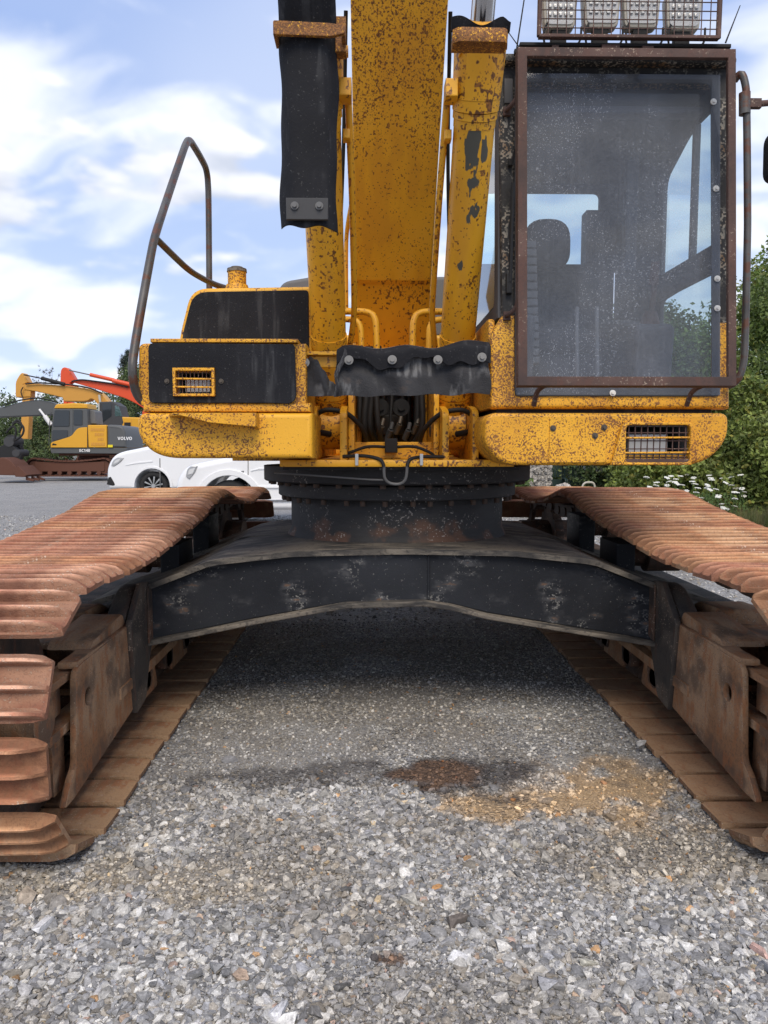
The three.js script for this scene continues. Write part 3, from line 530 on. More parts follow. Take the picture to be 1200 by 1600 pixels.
// ---- upper frame, boom foot, middle recess
const deck = mk('upper_frame', [exY([[-0.446, 3.65], [0.70, 3.65], [0.70, 5.3], [1.55, 5.4], [1.58, 7.6], [-1.0, 7.6], [-1.0, 5.4], [-0.446, 5.3]], 1.328, 1.362, 0.004)], M.yellow, machine);
{
  mk('floor_plate', box(-0.44, 0.74, 1.31, 1.327, 3.72, 7.5, 0.002), M.black, deck);
  for (const [x0, x1] of [[-0.302, -0.268], [-0.155, -0.120], [0.352, 0.386], [0.502, 0.534]]) mk('cylinder_bracket', exX([[3.70, 1.362], [3.70, 1.60, 0.05], [3.84, 1.63, 0.04], [4.18, 1.66, 0.08], [4.3, 1.362]], x0, x1, 0.004), M.yellow, deck);
  for (const x of [-0.210, 0.444]) mk('bracket_pin', cyl(V(x - 0.125, 1.53, -4.06), V(x + 0.125, 1.53, -4.06), 0.05, 0.05, 24), M.bolt, deck);
  for (const [x0, x1] of [[-0.118, -0.085], [0.322, 0.351]]) mk('boom_bracket', exX([[3.86, 1.362], [3.86, 1.72, 0.06], [4.3, 2.02, 0.08], [5.2, 2.05, 0.1], [5.4, 1.362]], x0, x1, 0.005), M.yellow, deck);
  mk('cross_plate', exZ([[-0.118, 1.362], [0.352, 1.362], [0.352, 1.452], [-0.118, 1.452]], 3.98, 4.01, 0.004), M.yellow, deck);
  mk('recess_wall', [box(-0.084, 0.321, 1.362, 2.0, 5.85, 5.88), box(-0.083, -0.06, 1.362, 1.99, 4.3, 5.84), box(0.297, 0.320, 1.362, 1.99, 4.3, 5.84), box(-0.059, 0.296, 1.97, 1.995, 4.35, 5.84)], M.yellow, deck);
  const sw = mk('swing_motor', [cyl(V(0.13, 1.362, -4.75), V(0.13, 1.60, -4.75), 0.13, 0.12, 28), cyl(V(0.13, 1.60, -4.75), V(0.13, 1.80, -4.75), 0.085, 0.085, 24), box(0.06, 0.20, 1.50, 1.62, 4.52, 4.66, 0.012)], M.darkGrey, deck);
  for (const x of [0.055, 0.175]) mk('port_flange', [cyl(V(x, 1.655, -4.45), V(x, 1.655, -4.36), 0.05, 0.05, 24), cyl(V(x, 1.655, -4.37), V(x, 1.655, -4.345), 0.022, 0.022, 6)], M.hose, sw);
  const r = rng(21), hs = [[-0.06, 0.016], [-0.03, 0.02], [0.0, 0.02], [0.035, 0.016], [0.255, 0.02], [0.285, 0.017], [0.115, 0.010], [-0.045, 0.02], [-0.015, 0.018], [0.02, 0.02], [0.06, 0.018], [0.09, 0.02], [0.16, 0.018], [0.20, 0.02], [0.235, 0.018], [0.27, 0.02]];  // later, deeper hoses are added fillers that blacken the recess in place of shade
  let nh = 0; for (const [x, rad] of hs) { const far = ++nh > 7 ? 0.42 : 0, b = 1.40 + 0.05 * r(), d = 4.12 + 0.2 * r() + far; mk('hydraulic_and_filler_hose', tube([V(x + 0.02 * r(), 1.99, -d - 0.15), V(x + 0.03 * (r() - 0.5), 1.75, -d), V(x + 0.05 * (r() - 0.5), 1.52, -d + 0.02), V(x * 0.6 + 0.05 + 0.1 * (r() - 0.5), b, -d - 0.12)], rad, 0.08), M.hose, deck); }
  for (let k = 0; k < 5; k++) { const x = 0.04 + 0.05 * k, y = 1.47 + 0.05 * r(); mk('pipe_fitting', [hex(V(x, y, -4.25), V(x + 0.02, y + 0.05, -4.22), 0.018), cyl(V(x + 0.02, y + 0.05, -4.22), V(x + 0.03, y + 0.09, -4.24), 0.012, 0.012, 10)], k % 2 ? M.darkGrey : M.bolt, deck); }
  const jb = mk('junction_box', box(0.072, 0.138, 1.395, 1.47, 3.90, 3.978, 0.006), M.hose, deck);
  mk('electric_cable', [tube([V(0.075, 1.425, -3.93), V(-0.02, 1.43, -3.90), V(-0.10, 1.40, -3.86), V(-0.14, 1.385, -3.80)], 0.008, 0.04), tube([V(0.135, 1.425, -3.93), V(0.23, 1.43, -3.90), V(0.31, 1.395, -3.86), V(0.32, 1.375, -3.75)], 0.008, 0.04)], M.hose, jb);
  mk('electric_cable', [tube([V(-0.14, 1.378, -3.70), V(-0.03, 1.383, -3.67), V(0.05, 1.366, -3.64), V(0.062, 1.33, -3.638)], 0.009, 0.04), tube([V(0.176, 1.33, -3.638), V(0.185, 1.368, -3.645), V(0.25, 1.378, -3.68), V(0.36, 1.376, -3.70)], 0.009, 0.04)], M.hose, deck);
  for (const x of [-0.07, 0.245]) mk('cable_clip', box(x - 0.008, x + 0.008, 1.335, 1.392, 3.628, 3.648, 0.002), M.zinc, deck);
  for (const [x, s] of [[-0.21, 1], [0.444, -1]]) mk('cylinder_hose', [tube([V(x - s * 0.03, 1.495, -3.915), V(x - s * 0.075, 1.51, -3.87), V(x - s * 0.08, 1.585, -3.84), V(x - s * 0.02, 1.618, -3.80), V(x + s * 0.09, 1.60, -3.82), V(x + s * 0.17, 1.52, -3.9), V(x + s * 0.19, 1.42, -4.05)], 0.0125, 0.05), cyl(V(x - s * 0.05, 1.50, -3.90), V(x - s * 0.005, 1.492, -3.935), 0.016, 0.016, 10)], M.hose, deck);
}

// ---- boom and its two cylinders
{
  const phi = Math.atan(0.853), boomAt = (g) => g.rotateX(phi).translate(0.1325, 2.40, -4.5);
  const ownUV = (g) => { const k = g.index ? g.toNonIndexed() : g, p = k.attributes.position, w = new Float32Array(p.count * 2); for (let i = 0; i < p.count; i++) { w[i * 2] = (p.getX(i) - p.getZ(i) + 0.25) / 0.5; w[i * 2 + 1] = p.getY(i) / 1.5; } k.setAttribute('uv', new THREE.BufferAttribute(w, 2)); return k; };
  const sec = exZ([[-0.222, 0.0, 0.03], [0.222, 0.0, 0.03], [0.226, 2.9], [-0.226, 2.9]], 0, 0.72, 0.010);
  const boom = mk('boom', boomAt(ownUV(sec)), M.boom, machine, null, true);
  mk('boom_foot', [boomAt(exZ([[-0.222, 0.10], [0.222, 0.10], [0.235, -0.12], [0.252, -0.50, 0.05], [-0.252, -0.50, 0.05], [-0.235, -0.12]], 0.030, 0.66, 0.012)), cyl(V(-0.14, 1.86, -4.95), V(0.41, 1.86, -4.95), 0.16, 0.16, 28)], M.yellow, boom);
  mk('boom_seam', boomAt(exZ([[-0.205, 0.004], [0.205, 0.004], [0.205, -0.016], [-0.205, -0.016]], 0.012, 0.06, 0.003)), M.yellow, boom);
  // pipes climbing along the boom, and their bends over the frame
  for (const s of [-1, 1]) {
    const x = (k) => 0.1325 + s * k;
    mk('boom_pipe', tube([V(x(0.32), 2.19, -4.30), V(x(0.14), 2.185, -4.27), V(x(0.103), 2.14, -4.25), V(x(0.10), 1.80, -4.22)], 0.019, 0.07, 10), M.yellow, boom);
    mk('boom_pipe', tube([V(x(0.31), 2.13, -4.20), V(x(0.215), 2.125, -4.18), V(x(0.187), 2.085, -4.17), V(x(0.185), 1.80, -4.15)], 0.017, 0.06, 10), M.yellow, boom);
    mk('boom_hose', tube([V(x(0.36), 1.9, -4.5), V(x(0.31), 2.5, -4.3), V(x(0.275), 3.0, -4.1), V(x(0.25), 3.5, -3.75)], 0.010, 0.3), M.hose, boom);
  }
  mk('boom_pipe', tube([V(-0.05, 3.45, -4.2), V(-0.105, 3.0, -4.75), V(-0.16, 2.80, -4.95), V(-0.162, 2.3, -5.0)], 0.014, 0.1), M.yellow, boom);
  // cylinders lean towards the camera
  const axis = V(0, 1, 0.675).normalize(), P = (x, h) => V(x, h, -(3.7 - 0.675 * (h - 2.135))), lean = new THREE.Quaternion().setFromUnitVectors(UP, axis);
  const seg = (x, h0, h1, r0, r1 = r0) => cyl(P(x, h0), P(x, h1), r0, r1, 40);
  [[-0.212, 1.5], [0.437, -1.65]].forEach(([x, turn], side) => {
    const h0 = 1.65, h1 = 2.80, a = P(x, h0), b = P(x, h1), g = new THREE.CylinderGeometry(0.0865, 0.0865, a.distanceTo(b), 48, 1).rotateY(turn).applyQuaternion(lean), m = a.clone().add(b).multiplyScalar(0.5); g.translate(m.x, m.y, m.z);
    const c = mk('boom_cylinder', g, M.barrel, machine, side ? 'boom cylinder with bare grey primer patches and broken rod guard' : 'boom cylinder behind the long black rubber flap', true);
    mk('cylinder_eye', [cyl(V(x - 0.062, 1.53, -4.06), V(x + 0.062, 1.53, -4.06), 0.118, 0.118, 36), seg(x, 1.54, 1.66, 0.07, 0.085)], M.yellow, c);
    mk('cylinder_band', [seg(x, 1.64, 1.705, 0.0945), seg(x, 1.71, 1.76, 0.094, 0.0885), seg(x, 1.945, 1.985, 0.0915)], M.yellow, c);
    mk('cylinder_head', [seg(x, 2.775, 2.80, 0.0885), seg(x, 2.802, 2.825, 0.093), seg(x, 2.828, 2.865, 0.0965, 0.098), seg(x, 2.866, 3.07, 0.099, 0.106), cyl(P(x, 3.07), P(x, 3.085), 0.10, 0.06, 32)], M.yellow, c);
    mk('piston_rod', seg(x, 2.97, 4.4, 0.046), M.chrome, c);
    const side2 = side ? -1 : 1; mk('cylinder_port', [box(...[x + side2 * 0.085, x + side2 * 0.135].sort((p, q) => p - q), 2.83, 2.90, 2.96 + 0.16, 3.05 + 0.16, 0.006), box(...[x + side2 * 0.095, x + side2 * 0.125].sort((p, q) => p - q), 2.72, 2.76, 3.26, 3.32, 0.006), tube([V(x + side2 * 0.118, 2.90, -3.2), V(x + side2 * 0.128, 2.55, -3.46), V(x + side2 * 0.128, 2.1, -3.85), V(x + side2 * 0.10, 1.95, -3.98)], 0.015)], M.yellow, c);
    mk('port_bar', box(...[x + side2 * 0.09, 0.1325 - side2 * 0.22].sort((p, q) => p - q), 2.955, 2.985, 3.05, 3.09, 0.003), M.yellow, c);
    // clamp for the rubber guard
    const y = side ? 2.925 : 2.975, D = side ? 2.80 : 2.93, x0 = side ? x - 0.135 : -0.362, x1 = side ? x + 0.062 : -0.094;
    if (side) {
      mk('guard_clamp', [exY([[0.300, 2.86], [0.320, 2.84, 0.02], [0.50, 2.845, 0.02], [0.508, 2.90], [0.500, 2.90], [0.494, 2.853], [0.323, 2.85], [0.310, 2.90], [0.302, 2.90]], 2.895, 2.945, 0.002), box(0.304, 0.504, 2.906, 2.936, 2.875, 2.95, 0.004)], M.clamp, c);
      mk('torn_rubber', slab(24, 4, (u, v) => V(0.296 + u * 0.216, 2.945 + v * (0.036 + 0.012 * Math.sin(u * 9) - 0.02 * sm(0.85, 1, u)), -2.865 - 0.03 * Math.sin(u * 3) + 0.02 * v), 0.014), M.rubber, c);
    } else {
      mk('guard_clamp', [exZ([[x0, 2.952], [x1 - 0.055, 2.946], [x1, 2.958, 0.01], [x1 + 0.002, 2.985, 0.01], [x1 - 0.055, 2.994], [x0, 3.002, 0.008]], 2.915, 2.933, 0.003), box(x0, x0 + 0.014, 2.952, 3.0, 2.92, 3.02, 0.003), box(x1 - 0.014, x1, 2.955, 2.985, 2.92, 3.02, 0.003), box(-0.135, -0.094, 2.93, 3.06, 2.99, 3.05, 0.004)], M.clamp, c);
      const flap = mk('rubber_flap', slab(26, 60, (u, v) => { const h = 2.272 + v * 1.5, e = (u - 0.5) * 2, wob = 0.003 * Math.sin(h * 11 + u * 2) + 0.003 * Math.sin(h * 23) * Math.sign(e) * sm(0.6, 1, Math.abs(e)); return V(-0.240 + (u - 0.5) * (0.218 + wob * 2) + 0.003 * Math.sin(h * 5), h + (v < 0.001 ? 0.006 * Math.sin(u * 11) - 0.008 * u : 0), -2.945 + 0.675 * Math.max(0, h - 3.0) - 0.055 * Math.pow(Math.abs(e), 4) - 0.012 * Math.sin(h * 9 + e * 2) * sm(0.4, 1, Math.abs(e)) + 0.008 * Math.sin(h * 4)); }, 0.013), M.rubber, c);
      mk('flap_weight', box(-0.321, -0.162, 2.284, 2.364, 2.915, 2.936, 0.003), M.darkGrey, flap);
      for (const xx of [-0.288, -0.195]) mk('flap_bolt', [cyl(V(xx, 2.333, -2.916), V(xx, 2.333, -2.909), 0.016, 0.015, 20), cyl(V(xx, 2.333, -2.91), V(xx, 2.333, -2.90), 0.009, 0.009, 6)], M.midGrey, flap);
    }
  });
}

// ---- rubber curtain between the toolbox and the cab
{
  const top = (u) => 1.882 + 0.03 * sm(0.55, 1, u) + 0.008 * Math.sin(u * 17) - 0.012 * sm(0.04, 0, u), W = (u) => -0.155 + u * 0.695;
  const cur = mk('rubber_curtain', slab(60, 26, (u, v) => { const y0 = 1.652 + 0.014 * u + 0.004 * Math.sin(u * 23), y = y0 + (top(u) - y0) * v; return V(W(u) + 0.006 * Math.sin(v * 9), y, -3.43 + 0.014 * Math.sin(u * 15 + v * 2) * (1 - 0.5 * v) + 0.012 * Math.sin(u * 31 + v * 5) * (1 - v) - 0.03 * sm(0.85, 1, v) + 0.018 * sm(0.58, 0.40, v)); }, 0.010), M.worn, machine);
  mk('curtain_strap', slab(60, 8, (u, v) => { const lowE = 1.802 + 0.030 * Math.sin(u * 12.5 + 0.6) * sm(0.02, 0.1, u) * sm(0.8, 0.6, u) + 0.008 * Math.sin(u * 41), y = lowE + (top(u) - 0.004 - lowE) * v; return V(W(u), y, -3.395 + 0.008 * Math.sin(u * 19) - 0.045 * sm(0.7, 1, v)); }, 0.012), M.rubber, cur);
  mk('torn_piece', slab(30, 10, (u, v) => { const t = 1.815 + 0.012 * Math.sin(u * 4) - 0.10 * sm(0.42, 0.95, u) + 0.006 * Math.sin(u * 37), y = 1.655 + (t - 1.655) * v; return V(-0.35 + u * 0.20, y, -3.42 + 0.012 * Math.sin(u * 9 + v * 3)); }, 0.010), M.worn, cur);
  mk('curled_strip', slab(6, 24, (u, v) => { const y = 1.648 + 0.215 * v; return V(-0.168 + u * (0.012 + 0.02 * v) + 0.045 * v * v + 0.008 * Math.sin(v * 9), y, -3.375 + 0.012 * Math.sin(v * 8 + u * 3) - 0.02 * v); }, 0.006), M.worn, cur);
  mk('curtain_bar', [box(-0.33, -0.12, 1.842, 1.858, 3.44, 3.52, 0.003), box(-0.285, 0.56, 1.79, 1.84, 3.475, 3.49, 0.003)], M.yellow, cur);
  for (const [x, y] of [[-0.297, 1.803], [-0.099, 1.812], [0.095, 1.814], [0.300, 1.814], [0.498, 1.826]]) screw('curtain_bolt', cur, V(x, y, x < -0.2 ? -3.405 : -3.384), 0.021, V(0, 0, 1), M.washer);
}

// ---- left side: bumper, toolbox, tank, handrail
{
  const bump = mk('side_bumper', exZ([[-1.040, 1.575, 0.045], [-1.040, 1.46, 0.08], [-0.945, 1.374, 0.10], [-0.262, 1.374], [-0.262, 1.575]], 3.35, 5.6, 0.022), M.speckledLeft, machine);
  mk('step_plate', [exY([[-0.90, 3.36], [-0.86, 3.265, 0.02], [-0.50, 3.265, 0.02], [-0.50, 3.36]], 1.558, 1.572, 0.003), exX([[3.265, 1.572], [3.265, 1.515], [3.36, 1.50], [3.36, 1.572]], -0.512, -0.498, 0.002), exZ([[-0.86, 1.571], [-0.50, 1.571], [-0.50, 1.512], [-0.70, 1.53]], 3.258, 3.268, 0.002)], M.speckled, bump);
  const tb = mk('toolbox', [exZ([[-1.045, 1.60, 0.05], [-1.035, 1.885, 0.03], [-0.29, 1.885], [-0.29, 1.585]], 3.385, 4.4, 0.012, [[[-0.862, 1.662], [-0.862, 1.758], [-0.705, 1.758], [-0.705, 1.662]]]), box(-1.02, -0.27, 1.580, 1.622, 3.37, 3.6, 0.015)], M.speckled, machine);
  mk('toolbox_lid', [box(-0.975, -0.325, 1.886, 1.902, 3.36, 4.38, 0.004), box(-0.92, -0.85, 1.903, 1.914, 3.6, 3.7, 0.003)], M.speckled, tb);
  const gx0 = -0.877, gx1 = -0.691, cover = mk('rubber_cover', exZ([[-0.988, 1.620, 0.025], [-0.984, 1.882, 0.025], [-0.338, 1.878, 0.015], [-0.333, 1.640, 0.03], [-0.36, 1.616, 0.02], [-0.45, 1.620, 0.02]], 3.358, 3.372, 0.003, [[[gx0, 1.648], [gx0, 1.774], [gx1, 1.774], [gx1, 1.648]]]), M.rubber, tb);
  for (const x of [-0.905, -0.665]) screw('cover_bolt', cover, V(x, 1.715, -3.357), 0.0115, V(0, 0, 1), M.bolt);
  const lamp = mk('work_lamp', [exZ([[gx0 + 0.001, 1.649], [gx1 - 0.001, 1.649], [gx1 - 0.001, 1.773], [gx0 + 0.001, 1.773]], 3.340, 3.384, 0.003, [[[gx0 + 0.014, 1.660], [gx0 + 0.014, 1.760], [gx1 - 0.014, 1.760], [gx1 - 0.014, 1.660]]])], M.speckled, tb, 'square work lamp behind a rusty yellow grille in the toolbox front');
  mk('lamp_recess', [exZ([[gx0 + 0.016, 1.662], [gx1 - 0.016, 1.662], [gx1 - 0.016, 1.758], [gx0 + 0.016, 1.758]], 3.40, 3.6, 0, [[[gx0 + 0.019, 1.665], [gx0 + 0.019, 1.755], [gx1 - 0.019, 1.755], [gx1 - 0.019, 1.665]]]), box(gx0 + 0.016, gx1 - 0.016, 1.662, 1.758, 3.602, 3.61, 0.001)], M.midGrey, lamp); mk('lamp_body', box(-0.845, -0.72, 1.665, 1.740, 3.42, 3.50, 0.01), M.midGrey, lamp); mk('lamp_lens', box(-0.838, -0.727, 1.672, 1.732, 3.412, 3.419, 0.003), M.lens, lamp);
  for (let k = 0; k < 2; k++) mk('grille_bar', tube([V(gx0 + 0.01, 1.690 + k * 0.036, -3.350), V(gx1 - 0.01, 1.688 + k * 0.036, -3.350)], 0.0042), M.speckled, lamp);
  for (let k = 0; k < 9; k++) mk('grille_wire', tube([V(gx0 + 0.022 + k * 0.0178, 1.66, -3.36), V(gx0 + 0.022 + k * 0.0178, 1.762, -3.36)], 0.0022), M.guard, lamp);
  const tank = mk('hydraulic_tank', exZ([[-0.966, 1.88], [-0.958, 1.98, 0.06], [-0.895, 2.212, 0.08], [-0.29, 2.224, 0.02], [-0.29, 1.88]], 3.80, 4.7, 0.02), M.yellow, machine);
  mk('rubber_cover', exZ([[-0.945, 1.91], [-0.938, 1.98, 0.05], [-0.880, 2.190, 0.07], [-0.31, 2.202, 0.02], [-0.31, 1.91]], 3.785, 3.80, 0.003), M.rubber, tank);
  mk('filler_neck', [cyl(V(-0.700, 2.21, -4.0), V(-0.700, 2.27, -4.0), 0.075, 0.055, 32), cyl(V(-0.700, 2.262, -4.0), V(-0.700, 2.335, -4.0), 0.0475, 0.0475, 32)], M.speckled, tank);
  mk('filler_cap', [cyl(V(-0.700, 2.335, -4.0), V(-0.700, 2.352, -4.0), 0.052, 0.050, 32), cyl(V(-0.700, 2.352, -4.0), V(-0.700, 2.362, -4.0), 0.042, 0.03, 32)], M.deck, tank);
  const rail = mk('handrail', [
    tube([V(-0.965, 1.635, -3.50), V(-1.02, 1.615, -3.42), V(-1.052, 1.66, -3.38), V(-1.05, 1.769, -3.322), V(-1.05, 2.422, -3.719), V(-1.05, 3.138, -4.408), V(-1.05, 3.205, -4.50), V(-1.05, 3.203, -4.96), V(-1.05, 3.10, -5.0), V(-1.05, 2.15, -4.95)], 0.020, 0.10, 12),
    tube([V(-1.05, 2.44, -3.735), V(-0.99, 2.38, -3.9), V(-0.95, 2.345, -4.05), V(-0.87, 2.33, -4.30), V(-0.75, 2.31, -4.36)], 0.0165, 0.1, 10)], M.pipe, machine);
  mk('engine_hood', [exZ([[-1.0, 1.36], [-1.0, 2.2, 0.1], [-0.9, 2.3, 0.05], [1.4, 2.3, 0.1], [1.4, 1.36]], 5.9, 7.6, 0.03)], M.yellow, machine);
  mk('intake_hood', [exZ([[-0.73, 2.3], [-0.73, 2.72, 0.10], [-0.44, 2.77, 0.06], [-0.30, 2.77, 0.05], [-0.30, 2.3]], 6.0, 6.9, 0.03), exZ([[0.46, 2.3], [0.46, 2.77, 0.08], [0.8, 2.77, 0.06], [0.8, 2.3]], 6.0, 6.9, 0.03)], M.midGrey, machine);
  mk('swivel_lamp', [cyl(V(-0.215, 2.45, -5.2), V(-0.215, 2.60, -5.2), 0.03, 0.03, 16), box(-0.26, -0.17, 2.60, 2.66, 5.15, 5.25, 0.01)], M.yellow, machine); mk('beacon', [cyl(V(-0.215, 2.66, -5.2), V(-0.215, 2.72, -5.2), 0.045, 0.03, 20), cyl(V(-0.215, 2.72, -5.2), V(-0.215, 2.75, -5.2), 0.012, 0.012, 10)], M.midGrey, machine);
  mk('counterweight', exY([[-1.05, 7.3], [1.6, 7.3], [1.6, 7.8, 0.2], [1.2, 8.3, 0.3], [-0.7, 8.3, 0.3], [-1.05, 7.8, 0.2]], 1.35, 2.25, 0.05), M.yellow, machine);
}

// ---- cab
{
  const tilt = (g) => g.translate(0, -1.6, 3.42).rotateX(-0.082).translate(0, 1.6, -3.42), tp = (x, y, d = 0) => V(x, y, -3.42 + d).sub(V(0, 1.6, -3.42)).applyAxisAngle(XA, -0.082).add(V(0, 1.6, -3.42));
  const cab = mk('cab', [tilt(exZ([[0.545, 1.602, 0.02], [0.540, 1.93, 0.05], [0.60, 2.03, 0.02], [0.664, 2.03], [0.664, 1.70], [1.590, 1.70], [1.590, 2.00], [1.648, 2.00], [1.648, 1.602]], 3.42, 3.50, 0.018)),
    exX([[3.47, 1.602], [3.50, 2.02, 0.04], [5.05, 2.02], [5.05, 1.602]], 0.542, 0.575, 0.012), exX([[3.47, 1.602], [3.50, 1.99], [3.52, 1.74, 0.02], [4.22, 1.74, 0.06], [4.22, 1.99], [5.05, 1.99], [5.05, 1.602]], 1.615, 1.646, 0.01), box(0.56, 1.63, 1.606, 1.66, 3.5, 5.02, 0.004)], M.speckled, machine, 'operator cab with rusty steel window guard and dusty front window');
  mk('cab_frame', [tilt(exZ([[0.600, 1.98], [0.585, 3.20, 0.03], [1.660, 3.20, 0.03], [1.662, 1.98], [1.598, 1.98], [1.585, 3.09, 0.03], [0.668, 3.09, 0.03], [0.666, 1.98]], 3.425, 3.485, 0.010))], M.pillar, cab);
  mk('window_rubber', tilt(exZ([[0.655, 1.655, 0.02], [0.655, 3.125, 0.02], [1.598, 3.125, 0.02], [1.598, 1.655, 0.02]], 3.412, 3.419, 0.002, [[[0.690, 1.715, 0.03], [0.690, 3.085, 0.03], [1.555, 3.085, 0.03], [1.560, 1.715, 0.03]]])), M.darkGrey, cab);
  const pane = new THREE.PlaneGeometry(0.935, 1.46); pane.translate(1.128, 2.39, -3.405); mk('windscreen', tilt(pane), M.glassDusty, cab);
  for (const [x, y] of [[1.562, 2.995], [1.574, 2.60], [1.580, 2.19], [1.580, 2.055], [0.680, 2.52], [0.680, 2.20], [0.680, 2.02], [1.10, 1.668]]) { const p = tp(x, y, 0.018), d = V(0, 0.082, 1).normalize(); screw('windscreen_bolt', cab, p, 0.0145, d, M.paleZinc); }
  // walls with their windows
  mk('side_wall', [exX([[3.50, 2.02], [3.58, 3.16, 0.05], [5.05, 3.16, 0.05], [5.05, 2.02]], 0.585, 0.612, 0.006, [[[3.60, 2.09, 0.06], [3.66, 3.07, 0.06], [4.95, 3.07, 0.06], [4.95, 2.09, 0.06]]]),
    exX([[3.50, 1.99], [3.57, 3.16, 0.05], [5.05, 3.16, 0.05], [5.05, 1.99], [4.24, 1.99], [4.24, 2.24, 0.05], [3.56, 2.27, 0.03], [3.55, 1.99]], 1.622, 1.648, 0.006, [[[3.57, 2.37, 0.03], [3.61, 3.03, 0.04], [3.92, 3.03, 0.10], [4.24, 2.90, 0.06], [4.24, 2.34, 0.03]]]),
    box(0.58, 1.61, 1.602, 2.579, 5.02, 5.05, 0.004), exZ([[0.60, 2.58], [1.64, 2.58], [1.64, 3.17], [0.60, 3.17]], 5.02, 5.05, 0.004, [[[0.68, 2.63, 0.04], [0.68, 3.085, 0.04], [1.50, 3.085, 0.04], [1.50, 2.63, 0.04]]])], M.inside, cab);
  mk('window_bar', [exX([[3.84, 2.37], [3.84, 3.03], [3.87, 3.03], [3.87, 2.37]], 1.618, 1.650, 0.003), box(1.60, 1.625, 2.24, 2.37, 3.56, 4.3, 0.01)], M.inside, cab);
  const sideGlass = (name, D0, D1, y0, y1, x) => { const g = new THREE.PlaneGeometry(D1 - D0, y1 - y0).rotateY(Math.PI / 2); g.translate(x, (y0 + y1) / 2, -(D0 + D1) / 2); mk(name, g, M.glass, cab); };
  sideGlass('side_window', 3.61, 4.94, 2.10, 3.06, 0.592); sideGlass('door_window', 3.56, 4.25, 2.34, 3.03, 1.640); sideGlass('door_window', 3.53, 4.245, 1.74, 2.26, 1.640);
  const rg = new THREE.PlaneGeometry(0.83, 0.46); rg.translate(1.09, 2.86, -5.035); mk('rear_window', rg, M.glass, cab);
  // roof
  mk('roof', [exY([[0.585, 3.50, 0.03], [1.662, 3.50, 0.03], [1.662, 5.07, 0.1], [0.585, 5.07, 0.1]], 3.155, 3.190, 0.012), tilt(box(0.65, 1.60, 3.165, 3.192, 3.36, 3.52, 0.006))], M.pillar, cab);
  mk('roof_rail', [tilt(box(0.64, 1.63, 3.166, 3.186, 3.33, 3.358, 0.004)), box(0.66, 1.60, 3.191, 3.206, 3.44, 3.50, 0.004)], M.dark, cab);
  mk('roof_lining', [box(0.62, 1.62, 3.13, 3.153, 3.56, 5.0, 0.004), box(0.70, 1.56, 2.985, 3.02, 3.62, 3.70, 0.01)], M.inside, cab);
  for (const [x0, x1, y0] of [[0.80, 0.83, 3.205], [1.02, 1.10, 3.21], [1.2, 1.25, 3.205]]) mk('rail_bracket', tilt(box(x0, x1, y0 - 0.05, y0 - 0.020, 3.30, 3.325, 0.003)), M.guard, cab);
  // steel guard in front of the window
  const gt = (g) => g.translate(0, -1.69, 3.28).rotateX(-0.082).translate(0, 1.69, -3.28);
  const grd = mk('window_guard', gt(exZ([[0.640, 1.690], [0.640, 3.162], [1.597, 3.162], [1.600, 1.690]], 3.268, 3.292, 0.003, [[[0.681, 1.730], [0.681, 3.123], [1.562, 3.123], [1.564, 1.730]]])), M.guard, cab);
  mk('guard_flange', [gt(box(0.640, 0.645, 1.69, 3.16, 3.293, 3.325, 0.001)), gt(box(1.592, 1.597, 1.69, 3.16, 3.293, 3.325, 0.001)), gt(box(0.645, 1.592, 3.156, 3.161, 3.293, 3.325, 0.001)), gt(box(0.645, 1.592, 1.690, 1.695, 3.293, 3.325, 0.001))], M.guard, grd);
  for (const x of [0.745, 1.445]) { mk('guard_strap', [tube([V(x + 0.05, 1.700, -3.305), V(x + 0.02, 1.697, -3.315), V(x, 1.675, -3.37), V(x - 0.005, 1.612, -3.405)], 0.012, 0.03, 6)], M.guard, grd); screw('strap_bolt', grd, V(x - 0.005, 1.636, -3.394), 0.0165, V(0, 0, 1), M.bolt, false); }
  for (const y of [2.96, 2.03]) mk('guard_hinge', [tube([tp(0.615, y - 0.01, 0.012), tp(0.63, y - 0.01, 0.05), tp(0.655, y + 0.02, 0.06), tp(0.657, y + 0.06, 0.07)], 0.011, 0.02, 6), tilt(box(0.603, 0.636, y - 0.03, y + 0.01, 3.405, 3.424, 0.003))], M.guard, grd);
  mk('pillar_plate', tilt(box(0.607, 0.648, 2.985, 3.10, 3.408, 3.424, 0.008)), M.darkGrey, cab); mk('pillar_hook', [tilt(box(0.625, 0.645, 2.70, 2.73, 3.395, 3.424, 0.003)), tube([tp(0.64, 2.70, 0.02), tp(0.652, 2.76, 0.045)], 0.008)], M.dark, cab);
  mk('gas_strut', [tube([tp(0.632, 2.17, 0.02), tp(0.645, 2.62, 0.02)], 0.009), tilt(box(0.615, 0.64, 2.12, 2.21, 3.395, 3.424, 0.004))], M.hose, cab);
  // lamps behind a wire guard on the roof
  const lg = mk('lamp_guard', [box(0.735, 1.53, 3.207, 3.221, 3.40, 3.43, 0.003), tube([V(0.737, 3.215, -3.415), V(0.752, 3.66, -3.47)], 0.010), tube([V(1.528, 3.215, -3.415), V(1.556, 3.66, -3.47)], 0.012), tube([V(0.752, 3.66, -3.47), V(1.556, 3.66, -3.47)], 0.010)], M.guard, cab);
  for (let k = 1; k < 20; k++) mk('guard_wire', cyl(V(0.737 + 0.0396 * k, 3.215, -3.412), V(0.752 + 0.0402 * k, 3.66, -3.467), 0.0024, 0.0024, 6), M.guard, lg);
  for (let k = 1; k < 11; k++) mk('guard_wire', cyl(V(0.737, 3.215 + 0.0400 * k, -3.416 - 0.005 * k), V(1.53 + 0.002 * k, 3.215 + 0.0400 * k, -3.416 - 0.005 * k), 0.0024, 0.0024, 6), M.guard, lg);
